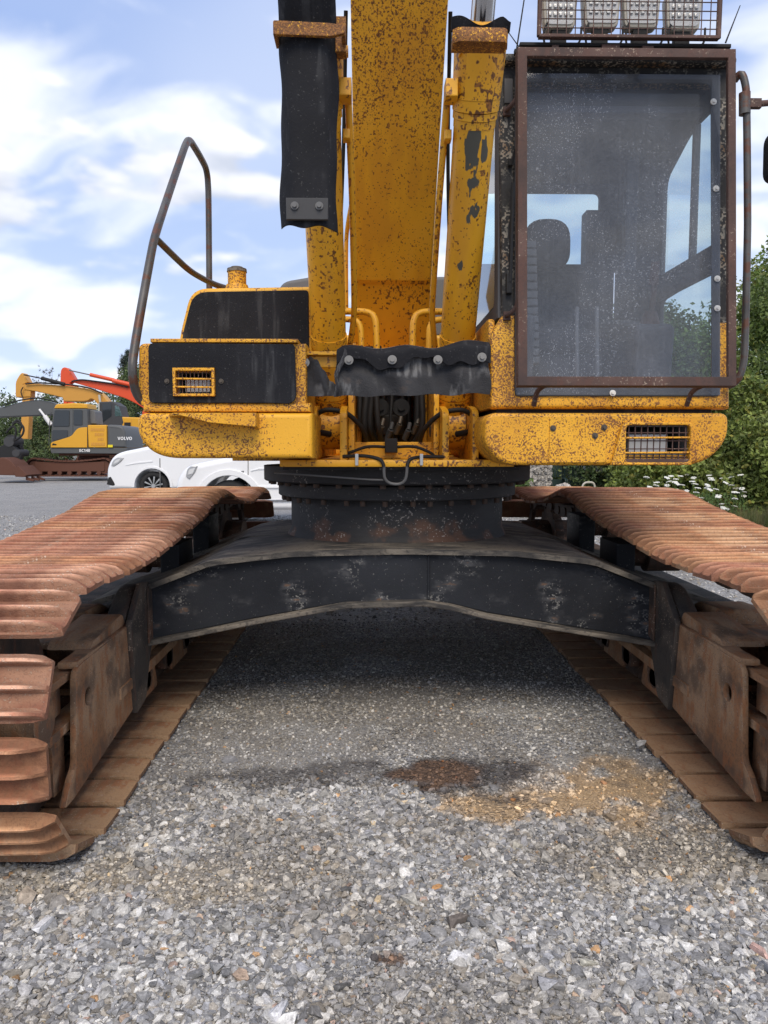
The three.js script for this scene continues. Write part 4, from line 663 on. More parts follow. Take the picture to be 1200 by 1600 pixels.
  mk('lamp_rail', box(0.75, 1.52, 3.215, 3.245, 3.60, 3.66, 0.004), M.dark, cab);
  for (const [x, y, w] of [[0.873, 3.425, 0.165], [1.066, 3.440, 0.18], [1.252, 3.440, 0.18], [1.448, 3.427, 0.175]]) {
    const h = w * 0.47, l = mk('roof_lamp', exZ([[x - w / 2 + 0.012, y - h, 0.03], [x - w / 2, y + h, 0.03], [x + w / 2, y + h, 0.03], [x + w / 2 - 0.012, y - h, 0.03]], 3.60, 3.66, 0.010), M.cream, cab);
    mk('lamp_lens', exZ([[x - w / 2 + 0.022, y - h + 0.016, 0.02], [x - w / 2 + 0.014, y + h - 0.014, 0.02], [x + w / 2 - 0.014, y + h - 0.014, 0.02], [x + w / 2 - 0.022, y - h + 0.016, 0.02]], 3.594, 3.600, 0.002), M.lens, l);
    for (let j = 0; j < 3; j++) for (let i = 0; i < 5; i++) mk('reflector', box(x - w * 0.34 + i * w * 0.15, x - w * 0.34 + i * w * 0.15 + w * 0.09, y - h * 0.35 + j * h * 0.45, y - h * 0.35 + j * h * 0.45 + 0.016, 3.586, 3.593, 0.003), M.zinc, l);
    mk('lamp_foot', [box(x - 0.035, x + 0.035, 3.24, y - h + 0.01, 3.61, 3.65, 0.004), tube([V(x + 0.05, 3.26, -3.60), V(x + 0.09, 3.275, -3.58), V(x + 0.10, 3.355, -3.60)], 0.005, 0.03), tube([V(x - 0.06, 3.24, -3.60), V(x - 0.085, 3.305, -3.57), V(x - 0.06, 3.37, -3.6)], 0.005, 0.03)], M.dark, l);
  }
  mk('aerial', [cyl(V(0.655, 3.20, -3.50), V(0.735, 3.75, -3.50), 0.0035, 0.002, 8), cyl(V(0.685, 3.19, -3.50), V(0.615, 3.28, -3.50), 0.003, 0.002, 8), cyl(V(1.60, 3.24, -3.5), V(1.66, 3.40, -3.5), 0.004, 0.002, 8)], M.hose, cab);
  // seat, consoles and levers seen through the glass
  const seat = mk('seat', [exX([[4.15, 1.95, 0.05], [4.72, 1.92, 0.03], [4.95, 2.55, 0.06], [4.78, 2.56, 0.06], [4.56, 2.08, 0.06], [4.15, 2.08, 0.05]], 0.88, 1.30, 0.04), box(0.92, 1.26, 1.66, 1.95, 4.2, 4.7, 0.03)], M.seat, cab);
  mk('headrest', exZ([[0.955, 2.54, 0.10], [0.955, 2.84, 0.13], [1.245, 2.84, 0.13], [1.245, 2.54, 0.10]], 4.72, 4.84, 0.04), M.seat, seat);
  mk('armrest_cover', Array.from({ length: 15 }, (_, k) => box(0.78, 0.88 - 0.002 * k, 1.86 + 0.042 * k, 1.895 + 0.042 * k, 3.92, 4.1, 0.008)), M.midGrey, cab);
  mk('wall_box', [box(1.375, 1.50, 2.60, 2.93, 4.85, 5.0, 0.02), box(1.40, 1.47, 2.40, 3.0, 4.2, 4.25, 0.01)], M.inside, cab);
  mk('console', [exX([[3.9, 1.66], [3.85, 2.10, 0.05], [4.6, 2.2, 0.05], [4.7, 1.66]], 0.66, 0.84, 0.02), exX([[3.9, 1.66], [3.85, 2.05, 0.05], [4.6, 2.2, 0.05], [4.7, 1.66]], 1.36, 1.56, 0.02)], M.inside, cab);
  for (const [x, m] of [[0.75, M.hose], [1.46, M.guard]]) mk('joystick', [tube([V(x, 2.08, -3.95), V(x + 0.01, 2.2, -3.93), V(x, 2.30, -3.90)], 0.016), cyl(V(x, 2.26, -3.91), V(x - 0.005, 2.37, -3.88), 0.026, 0.022, 14), cyl(V(x, 2.05, -3.95), V(x, 2.13, -3.94), 0.06, 0.03, 16)], m, cab);
  for (const x of [1.02, 1.12]) mk('travel_lever', [tube([V(x, 1.68, -3.70), V(x, 2.0, -3.74), V(x + 0.01, 2.12, -3.78)], 0.010), box(x - 0.04, x + 0.04, 1.67, 1.69, 3.60, 3.78, 0.006)], M.midGrey, cab);
  // handrail and mirror on the door side
  mk('grab_rail', [tube([V(1.60, 3.03, -3.40), V(1.615, 3.055, -3.37), V(1.634, 2.99, -3.36), V(1.665, 2.4, -3.36), V(1.675, 1.80, -3.36), V(1.655, 1.72, -3.37), V(1.625, 1.70, -3.40)], 0.0155, 0.05, 12), cyl(V(1.632, 2.87, -3.36), V(1.628, 2.96, -3.36), 0.025, 0.025, 8)], M.pipe, cab);
  const arm = mk('mirror_arm', [box(1.64, 1.70, 2.895, 2.935, 3.345, 3.375, 0.006), cyl(V(1.69, 2.915, -3.36), V(1.86, 2.93, -3.36), 0.013, 0.013, 12), cyl(V(1.86, 2.95, -3.36), V(1.86, 2.62, -3.36), 0.012, 0.012, 12)], M.guard, cab);
  mk('mirror', exZ([[1.732, 2.58, 0.05], [1.728, 2.80, 0.06], [1.99, 2.80, 0.06], [1.99, 2.58, 0.05]], 3.33, 3.39, 0.015), M.hose, arm);

  // skirt under the cab with its lamp
  const lx0 = 1.140, lx1 = 1.428, ly0 = 1.352, ly1 = 1.522;
  const sk = mk('side_bumper', [exZ([[0.513, 1.577, 0.05], [0.507, 1.44, 0.04], [0.585, 1.342, 0.07], [1.50, 1.342, 0.10], [1.612, 1.45, 0.10], [1.610, 1.577, 0.04]], 3.35, 5.2, 0.018, [[[lx0, 1.388], [lx0, ly1], [lx1, ly1], [lx1, 1.388]]])], M.speckled, machine);
  mk('access_panel', exZ([[0.80, 1.355, 0.01], [0.80, 1.560, 0.01], [1.055, 1.560, 0.01], [1.055, 1.355, 0.01]], 3.3445, 3.352, 0.002), M.speckled, sk);
  for (const [x, y] of [[0.815, 1.508], [1.005, 1.475], [1.045, 1.512]]) screw('panel_bolt', sk, V(x, y, -3.344), 0.014, V(0, 0, 1), M.bolt);
  const lamp = mk('work_lamp', [exZ([[1.075, 1.344], [1.125, 1.535, 0.02], [1.44, 1.535, 0.02], [1.44, 1.344]], 3.325, 3.352, 0.006, [[[lx0, ly0 + 0.004, 0.02], [lx0, ly1, 0.02], [lx1, ly1, 0.02], [lx1, ly0 + 0.004, 0.02]]])], M.speckled, sk, 'square work lamp behind a rusty wire grille under the cab');
  mk('lamp_body', box(1.165, 1.36, 1.396, 1.486, 3.40, 3.52, 0.012), M.midGrey, lamp); mk('lamp_lens', box(1.17, 1.352, 1.400, 1.482, 3.391, 3.399, 0.004), M.lens, lamp);
  mk('lamp_recess', [box(lx0 - 0.01, lx1 + 0.01, ly0 - 0.01, ly1 + 0.01, 3.72, 3.74, 0.002), exZ([[lx0 + 0.001, 1.389], [lx1 - 0.001, 1.389], [lx1 - 0.001, ly1 - 0.001], [lx0 + 0.001, ly1 - 0.001]], 3.36, 3.71, 0, [[[lx0 + 0.006, 1.394], [lx0 + 0.006, ly1 - 0.006], [lx1 - 0.006, ly1 - 0.006], [lx1 - 0.006, 1.394]]])], M.midGrey, lamp);
  for (const y of [1.398, 1.465]) mk('grille_bar', tube([V(lx0 - 0.008, y, -3.335), V(lx1 + 0.006, y + 0.002, -3.335)], 0.0045), M.speckled, lamp);
  mk('grille_bar', box(lx0 - 0.004, lx1 + 0.004, 1.352, 1.372, 3.33, 3.345, 0.004), M.guard, lamp);
  for (let k = 0; k < 10; k++) mk('grille_wire', cyl(V(lx0 + 0.017 + k * 0.0285, ly0, -3.345), V(lx0 + 0.017 + k * 0.0285, ly1, -3.345), 0.0028, 0.0028, 6), M.guard, lamp);
  for (let k = 0; k < 4; k++) mk('grille_wire', cyl(V(lx0, 1.38 + k * 0.036, -3.348), V(lx1, 1.38 + k * 0.036, -3.348), 0.0028, 0.0028, 6), M.guard, lamp);
  mk('sticker', box(0.523, 0.541, 1.462, 1.548, 3.358, 3.372, 0.001), M.white, sk);
  mk('gap_plate', box(0.58, 1.58, 1.577, 1.602, 3.46, 5.0, 0.002), M.rubber, sk);
}

// ------------------------------------------------------------------ machines standing across the yard, seen from their sides
const poly = (D0, D1, b, ...pp) => exZ(atAll(D0, ...pp), D0, D1, b);
const bar = (D, r, ...pp) => { const p = pp.map(([x, y]) => V(...at(x, y, D), -D)); return p.length > 2 ? tube(p, r, 0.3) : cyl(p[0], p[1], r, r, 10); };
const font = await new FontLoader().loadAsync('fonts/droid/droid_sans_bold.typeface.json');
function sign(text, px, py, D, h, depth = 0.02) { const g = new TextGeometry(text, { font, size: h, depth, curveSegments: 3 }), [x, y] = at(px, py, D); return g.translate(x, y, -D); }
function farTrack(o, D0, D1, x0, x1, yTop, yBot, n) {   // a track seen from its side: frame, rollers, and shoes all round
  const [a, t] = at(x0, yTop, D0), [b] = at(x1, yTop, D0), y0 = at(x0, yBot, D0)[1], R = (t - y0) / 2, fr = mk('track_frame', [exZ([[a + R * 0.9, y0 + R * 0.45, 0.1], [a + R * 0.9, t - R * 0.35, 0.1], [b - R * 0.9, t - R * 0.35, 0.1], [b - R * 0.9, y0 + R * 0.45, 0.1]], D0 + 0.06, D1 - 0.06, 0.03), cyl(V(a + R, y0 + R, -D0 - 0.1), V(a + R, y0 + R, -D1 + 0.1), R * 0.8, R * 0.8, 24), cyl(V(b - R, y0 + R, -D0 - 0.1), V(b - R, y0 + R, -D1 + 0.1), R * 0.8, R * 0.8, 24)], M.rustFar, o);
  const run = b - a - 2 * R, L = 2 * run + 2 * Math.PI * R, s = join(box(-L / n * 0.47, L / n * 0.47, -0.02, 0.05, D0, D1, 0.01).translate(0, 0, (D0 + D1) / 2));
  for (let k = 0; k < n; k++) {
    let u = k / n * L, x, y, ang; if (u < run) { x = a + R + u; y = y0 + 2 * R - 0.12 * Math.sin(Math.PI * u / run); ang = 0; } else if ((u -= run) < Math.PI * R) { ang = -u / R; x = b - R - R * Math.sin(ang); y = y0 + R + R * Math.cos(ang); } else if ((u -= Math.PI * R) < run) { x = b - R - u; y = y0; ang = Math.PI; } else { u -= run; ang = Math.PI - u / R; x = a + R - R * Math.sin(ang); y = y0 + R + R * Math.cos(ang); }
    put('track_shoe', s, M.rustFar, fr, V(x, y, -(D0 + D1) / 2), new THREE.Quaternion().setFromAxisAngle(V(0, 0, 1), ang));
  }
  for (let k = 0; k < 7; k++) { const x = a + R * 1.6 + (b - a - 3.2 * R) * k / 6; mk('track_roller', cyl(V(x, y0 + R * 0.32, -D0 - 0.03), V(x, y0 + R * 0.32, -D1 + 0.03), R * 0.26, R * 0.26, 14), M.rustFar, fr); }
}
{
  const D = 33, o = thing('excavator', 'yellow and grey compact excavator on rusty tracks, nearest of the parked machines', 'excavator', V(at(130, 745, D)[0], 0, -D - 1.3));
  farTrack(o, D, D + 0.55, 40, 174, 717, 743, 44); farTrack(o, D + 2.0, D + 2.55, 46, 176, 717, 742, 44);
  mk('turntable', [poly(D + 0.2, D + 2.3, 0.02, [92, 706], [168, 706], [168, 712], [92, 712]), cyl(V(at(130, 720, D)[0], at(130, 722, D)[1], -D - 1.3), V(at(130, 700, D)[0], at(130, 708, D)[1], -D - 1.3), 0.65, 0.65, 28), box(at(90, 0, D)[0], at(155, 0, D)[0], 0.55, 0.95, D + 0.5, D + 2.1, 0.05)], M.rustFar, o);
  mk('lower_skirt', poly(D, D + 2.5, 0.03, [78, 699.6], [198, 699.6], [198, 707], [194, 709], [80, 708.5]), M.greyFar, o);
  const cab = mk('cab', [poly(D - 0.02, D + 1.1, 0.04, [79.5, 699], [80, 672], [83, 638.5], [136, 638.5], [137, 660], [137, 699])], M.greyFar, o, 'grey cab with yellow roof');
  mk('roof', poly(D - 0.04, D + 1.12, 0.05, [84, 638.2], [87, 631.5, 0.1], [117, 629.5, 0.1], [136, 631, 0.05], [136.5, 638.2]), M.yellowFar, cab);
  mk('window', poly(D - 0.05, D - 0.02, 0.005, [82.5, 666, 0.06], [85.5, 641, 0.06], [108.5, 641, 0.06], [108, 666, 0.06]), M.glassDark, cab); mk('window', poly(D - 0.05, D - 0.02, 0.005, [81.5, 689, 0.06], [81.8, 672, 0.06], [106, 672, 0.06], [105.5, 684, 0.06]), M.glassDark, cab);
  mk('window', poly(D - 0.05, D - 0.02, 0.005, [115, 664, 0.05], [115, 640.5, 0.05], [128.5, 640.5, 0.05], [128.5, 664, 0.05]), M.glassDark, cab);
  mk('window_frame', poly(D - 0.045, D - 0.021, 0.01, [109.4, 690], [109.4, 639], [113.6, 639], [113.6, 690]), M.greyFar, cab); mk('handle', bar(D - 0.08, 0.02, [76.5, 695], [77.5, 660], [80, 644]), M.darkGrey, cab);
  mk('side_panel', poly(D - 0.06, D - 0.02, 0.02, [79, 699.3], [79, 691.5, 0.1], [112, 681.5, 0.2], [116.5, 674, 0.2], [123, 668, 0.2], [136, 667.5], [136, 699.3]), M.yellowFar, o);
  mk('side_vent', poly(D - 0.08, D - 0.05, 0.01, [81, 695.5], [82.5, 692.5], [88, 694], [88, 695.5]), M.dark, o);
  mk('mirror', poly(D + 0.3, D + 1.2, 0.03, [137, 662], [137, 640, 0.1], [148, 641, 0.1], [150, 662]), M.midGrey, o);
  const eng = mk('engine_panel', poly(D - 0.06, D + 2.4, 0.04, [136.6, 664, 0.06], [166.5, 664, 0.06], [167, 699.3], [138, 699.3]), M.yellowFar, o);
  for (const [y0, x0, x1] of [[669, 141.5, 161], [676.5, 148, 161], [684, 152.5, 162], [691.5, 142.5, 162]]) for (let x = x0; x < x1; x += 2.4) mk('louvre', poly(D - 0.075, D - 0.061, 0.004, [x, y0], [x + 1.6, y0], [x + 1.6, y0 + 4.6], [x, y0 + 4.6]), M.ochreFar, eng);
  mk('counterweight', poly(D - 0.05, D + 2.45, 0.10, [167.3, 699.3], [166.8, 663.5, 0.1], [190, 664, 0.3], [196, 674, 0.5], [197.5, 699.3]), M.greyFar, o);
  mk('lettering', sign('VOLVO', 184, 687.5, D - 0.06, 0.14), M.white, o); mk('lettering', sign('EC140', 124, 706, D - 0.02, 0.12), M.white, o); mk('sticker', poly(D - 0.07, D - 0.05, 0.003, [168.5, 699], [168.5, 695], [176, 695], [176, 699]), flat(0.75, 0.62, 0.02), o);
  mk('work_boom', poly(D + 1.0, D + 1.6, 0.04, [-130, 668], [-60, 640], [4, 636.5, 0.6], [26, 629, 0.8], [60, 623.5, 1], [88, 630, 0.6], [94, 640], [86, 648], [4, 651.5], [-60, 655], [-125, 676]), M.greyFar, o);
  mk('boom_hose', [bar(D + 0.95, 0.03, [4, 634], [26, 626], [60, 621], [88, 628]), bar(D + 0.95, 0.025, [10, 632], [30, 625], [62, 622])], M.hose, o);
  mk('boom_ram', [bar(D + 0.9, 0.05, [61.5, 639.5], [72, 653]), bar(D + 0.9, 0.10, [70, 650], [80, 664])], M.white, o);
  mk('dipper_arm', poly(D + 1.05, D + 1.55, 0.05, [-135, 665], [-120, 660], [-20, 700], [-20, 708]), M.greyFar, o);
}
{
  const D = 39, o = thing('excavator', 'ochre yellow excavator behind the compact machine with its boom raised to the left', 'excavator', V(at(190, 720, D)[0], 0, -D - 1.4));
  farTrack(o, D, D + 0.6, 120, 260, 709, 733, 40); farTrack(o, D + 2.2, D + 2.8, 122, 260, 709, 733, 40);
  mk('body', [poly(D, D + 2.8, 0.06, [172, 653, 0.2], [180, 651, 0.2], [236, 653, 0.4], [240, 693, 0.3], [168, 693]), poly(D + 0.3, D + 2.6, 0.04, [130, 686], [180, 686], [180, 696], [130, 696]), poly(D + 0.8, D + 2.1, 0.02, [150, 696], [220, 696], [220, 712], [150, 712])], M.yellowFar, o);
  mk('side_stripe', poly(D - 0.03, D - 0.005, 0.004, [194, 660], [204, 660], [204, 665], [197, 676], [194, 676]), M.dark, o); mk('side_stripe', poly(D - 0.035, D - 0.006, 0.004, [197, 677], [204, 666], [204, 670], [199, 677]), flat(0.55, 0.03, 0.03), o);
  mk('panel_line', poly(D - 0.012, D - 0.002, 0.002, [205, 655], [205.6, 655], [205.6, 690], [205, 690]), M.ochreFar, o);
  const cab = mk('cab', poly(D - 0.02, D + 1.2, 0.05, [153, 690], [150, 660], [154, 628, 0.1], [176, 627, 0.1], [186, 634], [193, 660], [180, 690]), M.darkGrey, o, 'dark cab with pale windows');
  mk('window', poly(D - 0.04, D - 0.021, 0.004, [160, 660], [160, 630.5], [174, 630.5], [174, 650]), M.glassDark, cab); mk('window', poly(D - 0.04, D - 0.021, 0.004, [179.5, 650], [179.5, 633], [186, 636], [190.5, 650]), M.glass, cab);
  mk('cab_post', bar(D - 0.06, 0.04, [155, 662], [154.5, 630]), M.cream, cab);
  mk('work_boom', poly(D + 1.1, D + 1.8, 0.05, [36, 600.5], [60, 599.5], [110, 603], [150, 609, 0.6], [162, 618, 0.4], [190, 655], [170, 655], [150, 628, 0.5], [143, 622, 0.4], [136, 627.5, 0.3], [100, 627], [97, 621], [58, 612], [38, 609]), M.ochreFar, o);
  mk('dipper_arm', [poly(D + 1.15, D + 1.75, 0.05, [24, 619], [24, 596, 0.2], [33, 581.5, 0.3], [37, 584, 0.2], [44, 597], [36, 601], [48, 611], [47.5, 620], [26, 621]), poly(D + 1.2, D + 1.7, 0.04, [34.5, 620], [47, 620], [43.5, 686], [31.5, 686])], M.ochreFar, o);
  mk('arm_ram', [bar(D + 1.0, 0.035, [37, 585.5], [66, 591.5]), bar(D + 1.0, 0.10, [65, 591], [101, 600.5])], M.hose, o); mk('boom_hose', [bar(D + 1.0, 0.04, [40, 600], [60, 598], [110, 601], [140, 606], [160, 615]), bar(D + 1.0, 0.03, [36, 605], [32, 612], [36, 622])], M.hose, o);
  mk('boom_ram', [bar(D + 0.95, 0.06, [155, 617], [158, 640]), bar(D + 0.95, 0.1, [157, 636], [160, 664])], M.cream, o);
}
{
  const D = 46, o = thing('excavator', 'bright orange-red excavator farthest back, only its long boom and arm showing', 'excavator', V(at(240, 715, D)[0], 0, -D - 1.4));
  farTrack(o, D, D + 0.6, 200, 330, 705, 727, 36); farTrack(o, D + 2.2, D + 2.8, 200, 330, 705, 727, 36);
  mk('body', [poly(D, D + 2.8, 0.06, [222, 640, 0.2], [322, 640, 0.4], [325, 690, 0.3], [222, 690]), poly(D + 0.8, D + 2.1, 0.02, [230, 690], [300, 690], [300, 710], [230, 710])], M.orange, o);
  mk('work_boom', poly(D + 1.1, D + 1.8, 0.05, [112, 597], [125, 593.5], [160, 597], [208, 602, 0.5], [240, 615, 0.8], [270, 660], [250, 664], [226, 638, 0.6], [198, 623, 0.4], [150, 608]), M.orange, o);
  mk('dipper_arm', [poly(D + 1.15, D + 1.75, 0.05, [94, 598], [94.5, 579, 0.2], [98, 573.5, 0.3], [106, 574.5, 0.3], [117, 593], [108, 599], [118, 602], [104, 632], [99, 632], [97, 600]), poly(D + 1.2, D + 1.7, 0.03, [98, 622], [106, 622], [121, 640], [114, 645], [102, 633])], M.orange, o);
  mk('arm_ram', [bar(D + 1.0, 0.04, [108, 578.5], [142, 586])], M.midGrey, o); mk('ram_barrel', [bar(D + 1.0, 0.12, [141, 585.5], [178, 594]), bar(D + 1.0, 0.14, [176, 594.5], [208, 602])], M.orange, o);
  mk('boom_hose', bar(D + 1.0, 0.05, [112, 596], [126, 593], [180, 600], [200, 605]), M.hose, o);
}
{ // what lies and stands beside them
  let D = 31, o = thing('excavator_bucket', 'rusty digging bucket lying on the gravel at the left edge', 'bucket', V(at(14, 745, D)[0], 0, -D - 0.6));
  const out = mk('shell', [poly(D, D + 1.3, 0.03, [-14, 742], [-12, 722, 0.4], [2, 713, 0.4], [16, 719, 0.3], [27, 733], [26, 743])], M.rustFar, o); mk('lip', poly(D - 0.05, D + 1.35, 0.02, [20, 737], [28, 728], [42, 742], [38, 745.5], [24, 745]), M.rustFar, out);
  for (let k = 0; k < 3; k++) mk('tooth', exZ([[0, 0], [0.3, -0.06], [0.34, 0.0], [0, 0.14]].map(([a, b]) => [a + at(38, 742, D)[0], b + 0.10]), D + 0.1 + k * 0.5, D + 0.22 + k * 0.5, 0.01), M.rustFar, out);
  D = 32; o = thing('grapple', 'tangle of black hydraulic grapple arms and hoses above the rusty bucket', 'grapple', V(at(18, 742, D)[0], 0, -D - 0.5));
  mk('claw', [poly(D, D + 0.25, 0.03, [-6, 742], [-4, 700], [10, 692, 0.3], [26, 700, 0.3], [33, 712, 0.3], [31, 722], [22, 727], [8, 716], [4, 742]), poly(D + 0.5, D + 0.8, 0.03, [2, 742], [6, 688], [14, 676, 0.3], [30, 690, 0.3], [34, 706], [20, 710], [14, 742])], M.hose, o);
  mk('pivot', [cyl(V(...at(14, 690, D), -D + 0.02), V(...at(14, 690, D), -D - 0.9), 0.22, 0.22, 18), cyl(V(...at(25, 708, D), -D + 0.02), V(...at(25, 708, D), -D - 0.9), 0.16, 0.16, 18)], M.darkGrey, o);
  for (const pp of [[[20, 662], [28, 655], [35, 664], [30, 676]], [[18, 668], [24, 658], [38, 666], [36, 680], [24, 688]], [[10, 676], [20, 664], [26, 672], [22, 690]]]) mk('hose', bar(D - 0.1, 0.045, ...pp), M.hose, o);
  D = 72; o = thing('concrete_block', 'long pale concrete block low on the ground beyond the rusty bucket', 'block', V(at(60, 725, D)[0], 0, -D - 0.4)); mk('block_body', box(at(34, 0, D)[0], at(90, 0, D)[0], -0.03, at(60, 711, D)[1], D, D + 0.8, 0.04), flat(0.52, 0.50, 0.46, { roughness: 0.9 }), o);
  D = 70; o = thing('traffic_cone', 'small red traffic cone in front of the pale concrete block', 'cone', V(at(77, 722, D)[0], 0, -D)); mk('cone_body', [cyl(V(at(77, 0, D)[0], 0.04, -D), V(at(77, 0, D)[0], 1.15, -D), 0.22, 0.04, 20)], flat(0.62, 0.05, 0.03), o); mk('cone_base', box(at(77, 0, D)[0] - 0.26, at(77, 0, D)[0] + 0.26, -0.03, 0.045, D - 0.26, D + 0.26, 0.015), flat(0.62, 0.05, 0.03), o); mk('reflective_band', cyl(V(at(77, 0, D)[0], 0.42, -D), V(at(77, 0, D)[0], 0.60, -D), 0.128, 0.094, 20, true), M.white, o);
}
// ------------------------------------------------------------------ cars
function car(label, D, px0, px1, out, wheels, wr, paint, extra, W = 1.8) {
  // out: outline over the roof from front bumper to rear bumper, in pixels at D; wheels: hub centres in x
  const [x0] = at(px0, 0, D), [x1] = at(px1, 0, D), hy = wr - 0.02, o = thing('parked_car', label, 'car', V((x0 + x1) / 2, 0, -D - W / 2)), body = [], sill = 0.30;
  const pts = atAll(D, ...out), hub = wheels.map((px) => at(px, 0, D)[0]), AR = wr * 1.22;
  const base = []; for (const hx of hub.slice().reverse()) { base.push([hx + AR, sill]); for (let k = 1; k < 10; k++) { const a = k / 10 * Math.PI; base.push([hx + AR * Math.cos(a), hy + AR * Math.sin(a)]); } base.push([hx - AR, sill]); }
  const bodyMesh = mk('body', exZ([...pts, [x1 - 0.03, sill], ...base, [x0 + 0.06, sill]], D, D + W, 0.10), paint, o);
  hub.forEach((hx) => {
    for (const z of [D + 0.04, D + W - 0.26]) {
      const t = mk('wheel', toCreasedNormals(new THREE.TorusGeometry(wr * 0.80, wr * 0.205, 14, 36).toNonIndexed(), 1).translate(hx, hy, -z - 0.11), M.tyre, o), rim = [cyl(V(hx, hy, -z - 0.06), V(hx, hy, -z - 0.16), wr * 0.66, wr * 0.66, 28, true), cyl(V(hx, hy, -z - 0.03), V(hx, hy, -z - 0.09), wr * 0.13, wr * 0.16, 16)];
      for (let k = 0; k < 10; k++) { const a = k / 10 * Math.PI * 2 + 0.2, d = 0.09; rim.push(exZ([[hx + wr * 0.12 * Math.cos(a - d * 2), hy + wr * 0.12 * Math.sin(a - d * 2)], [hx + wr * 0.65 * Math.cos(a - d), hy + wr * 0.65 * Math.sin(a - d)], [hx + wr * 0.65 * Math.cos(a + d), hy + wr * 0.65 * Math.sin(a + d)], [hx + wr * 0.12 * Math.cos(a + d * 2), hy + wr * 0.12 * Math.sin(a + d * 2)]], z + 0.045, z + 0.075, 0.006)); }
      mk('rim', rim, M.zinc, t); mk('wheel_well', cyl(V(hx, hy, -z - 0.12), V(hx, hy, -z - 0.22), wr * 0.64, wr * 0.64, 24), M.dark, t);
    }
  });
  extra(o, bodyMesh, hub, hy, AR); return o;
}
const arch = (hx, hy, r0, r1, D, t) => { const p = []; for (let k = 0; k <= 16; k++) { const a = Math.PI * (k / 16 * 1.04 - 0.02); p.push([hx + r1 * Math.cos(a), hy + r1 * Math.sin(a)]); } for (let k = 16; k >= 0; k--) { const a = Math.PI * (k / 16 * 1.04 - 0.02); p.push([hx + r0 * Math.cos(a), hy + r0 * Math.sin(a)]); } return exZ(p, D, D + t, 0.012); };
car('white car parked behind the left track, front wheel and headlight showing', 20.5, 166, 452, [[170, 764], [166.5, 750, 0.1], [167, 730, 0.2], [175, 714, 0.3], [188, 706, 0.3], [215, 701, 0.6], [246, 694, 0.5], [282, 670, 0.6], [310, 664, 0.6], [420, 666, 0.6], [446, 690, 0.4], [452, 728, 0.2], [452, 764]], [218, 392], 0.40, M.paintWhite, (o, b, hub, hy, AR) => {
  const D = 20.5; mk('wheel_arch', arch(hub[0], hy, AR * 0.99, AR * 1.13, D - 0.03, 0.06), M.paintWhite, b);
  mk('headlight', poly(D - 0.02, D + 0.3, 0.02, [173.5, 728], [176, 719, 0.1], [184, 714.5], [193.5, 715.5], [189, 722, 0.1], [178, 729]), M.zinc, o); mk('headlight_lens', poly(D - 0.03, D - 0.021, 0.003, [177, 725], [180, 719, 0.05], [189, 716.5], [185, 722]), M.lens, o);
  mk('air_intake', poly(D - 0.015, D + 0.2, 0.02, [166.5, 757], [169, 746], [173, 745], [180.5, 758, 0.1], [176, 759]), M.hose, o);
  mk('door_line', poly(D - 0.006, D + 0.01, 0.002, [249.5, 768], [249, 716], [250.4, 716], [250.9, 768]), M.midGrey, b); mk('side_lamp', poly(D - 0.01, D + 0.01, 0.002, [240, 732.5], [245, 731.5], [245, 734], [240, 735]), M.midGrey, b);
  mk('crease', poly(D - 0.016, D + 0.02, 0.008, [196, 727], [214, 722], [238, 720], [238, 722], [214, 724.5]), M.paintWhite, b);
  for (const [a, c] of [[262, 330], [334, 400]]) mk('window', poly(D - 0.012, D + 0.02, 0.004, [a, 694], [a + 20, 674, 0.1], [c, 672], [c, 694]), M.glassDark, o);
});
car('second white car, nearer, its wheel arch and headlight beside the turntable', 13.5, 275, 668, [[280, 792], [274, 780, 0.08], [275, 752, 0.12], [286, 733, 0.15], [299, 726, 0.12], [335, 718.5, 0.4], [388, 708, 0.5], [440, 672, 0.6], [480, 662, 0.5], [610, 664, 0.6], [655, 700, 0.5], [668, 740, 0.2], [668, 792]], [344, 585], 0.43, M.paintWhite, (o, b, hub, hy, AR) => {
  const D = 13.5; mk('wheel_arch', arch(hub[0], hy, AR * 0.985, AR * 1.20, D - 0.035, 0.08), M.paintWhite, b);
  mk('headlight', poly(D - 0.02, D + 0.3, 0.015, [290, 745, 0.04], [292, 733, 0.05], [298, 728, 0.03], [308.5, 728], [305, 738, 0.04], [296, 749]), M.zinc, o); mk('headlight_lens', poly(D - 0.03, D - 0.021, 0.003, [293, 742], [295, 733.5, 0.03], [305, 731], [301, 740]), M.lens, o);
  mk('door_line', poly(D - 0.006, D + 0.01, 0.002, [387, 790], [387, 716], [388.2, 716], [388.2, 790]), M.midGrey, b); mk('side_lamp', poly(D - 0.01, D + 0.01, 0.002, [376, 736.5], [381, 735.5], [381, 738], [376, 739]), M.midGrey, b);
  mk('side_moulding', poly(D - 0.025, D + 0.02, 0.008, [394, 762], [398, 759.5], [520, 759.5], [520, 763], [396, 763]), M.paintWhite, b); mk('sill_trim', poly(D - 0.03, D + 0.02, 0.006, [392, 781], [520, 780], [520, 783], [392, 784]), M.chrome, b); mk('crease', poly(D - 0.016, D + 0.02, 0.008, [392, 736], [404, 731], [520, 729], [520, 731], [404, 734]), M.paintWhite, b);
  for (const [a, c] of [[425, 500], [505, 600]]) mk('window', poly(D - 0.012, D + 0.02, 0.004, [a, 704], [a + 22, 674, 0.1], [c, 670], [c, 702]), M.glassDark, o);
});
const darkPaint = flat(0.02, 0.022, 0.03, { roughness: 0.25 });
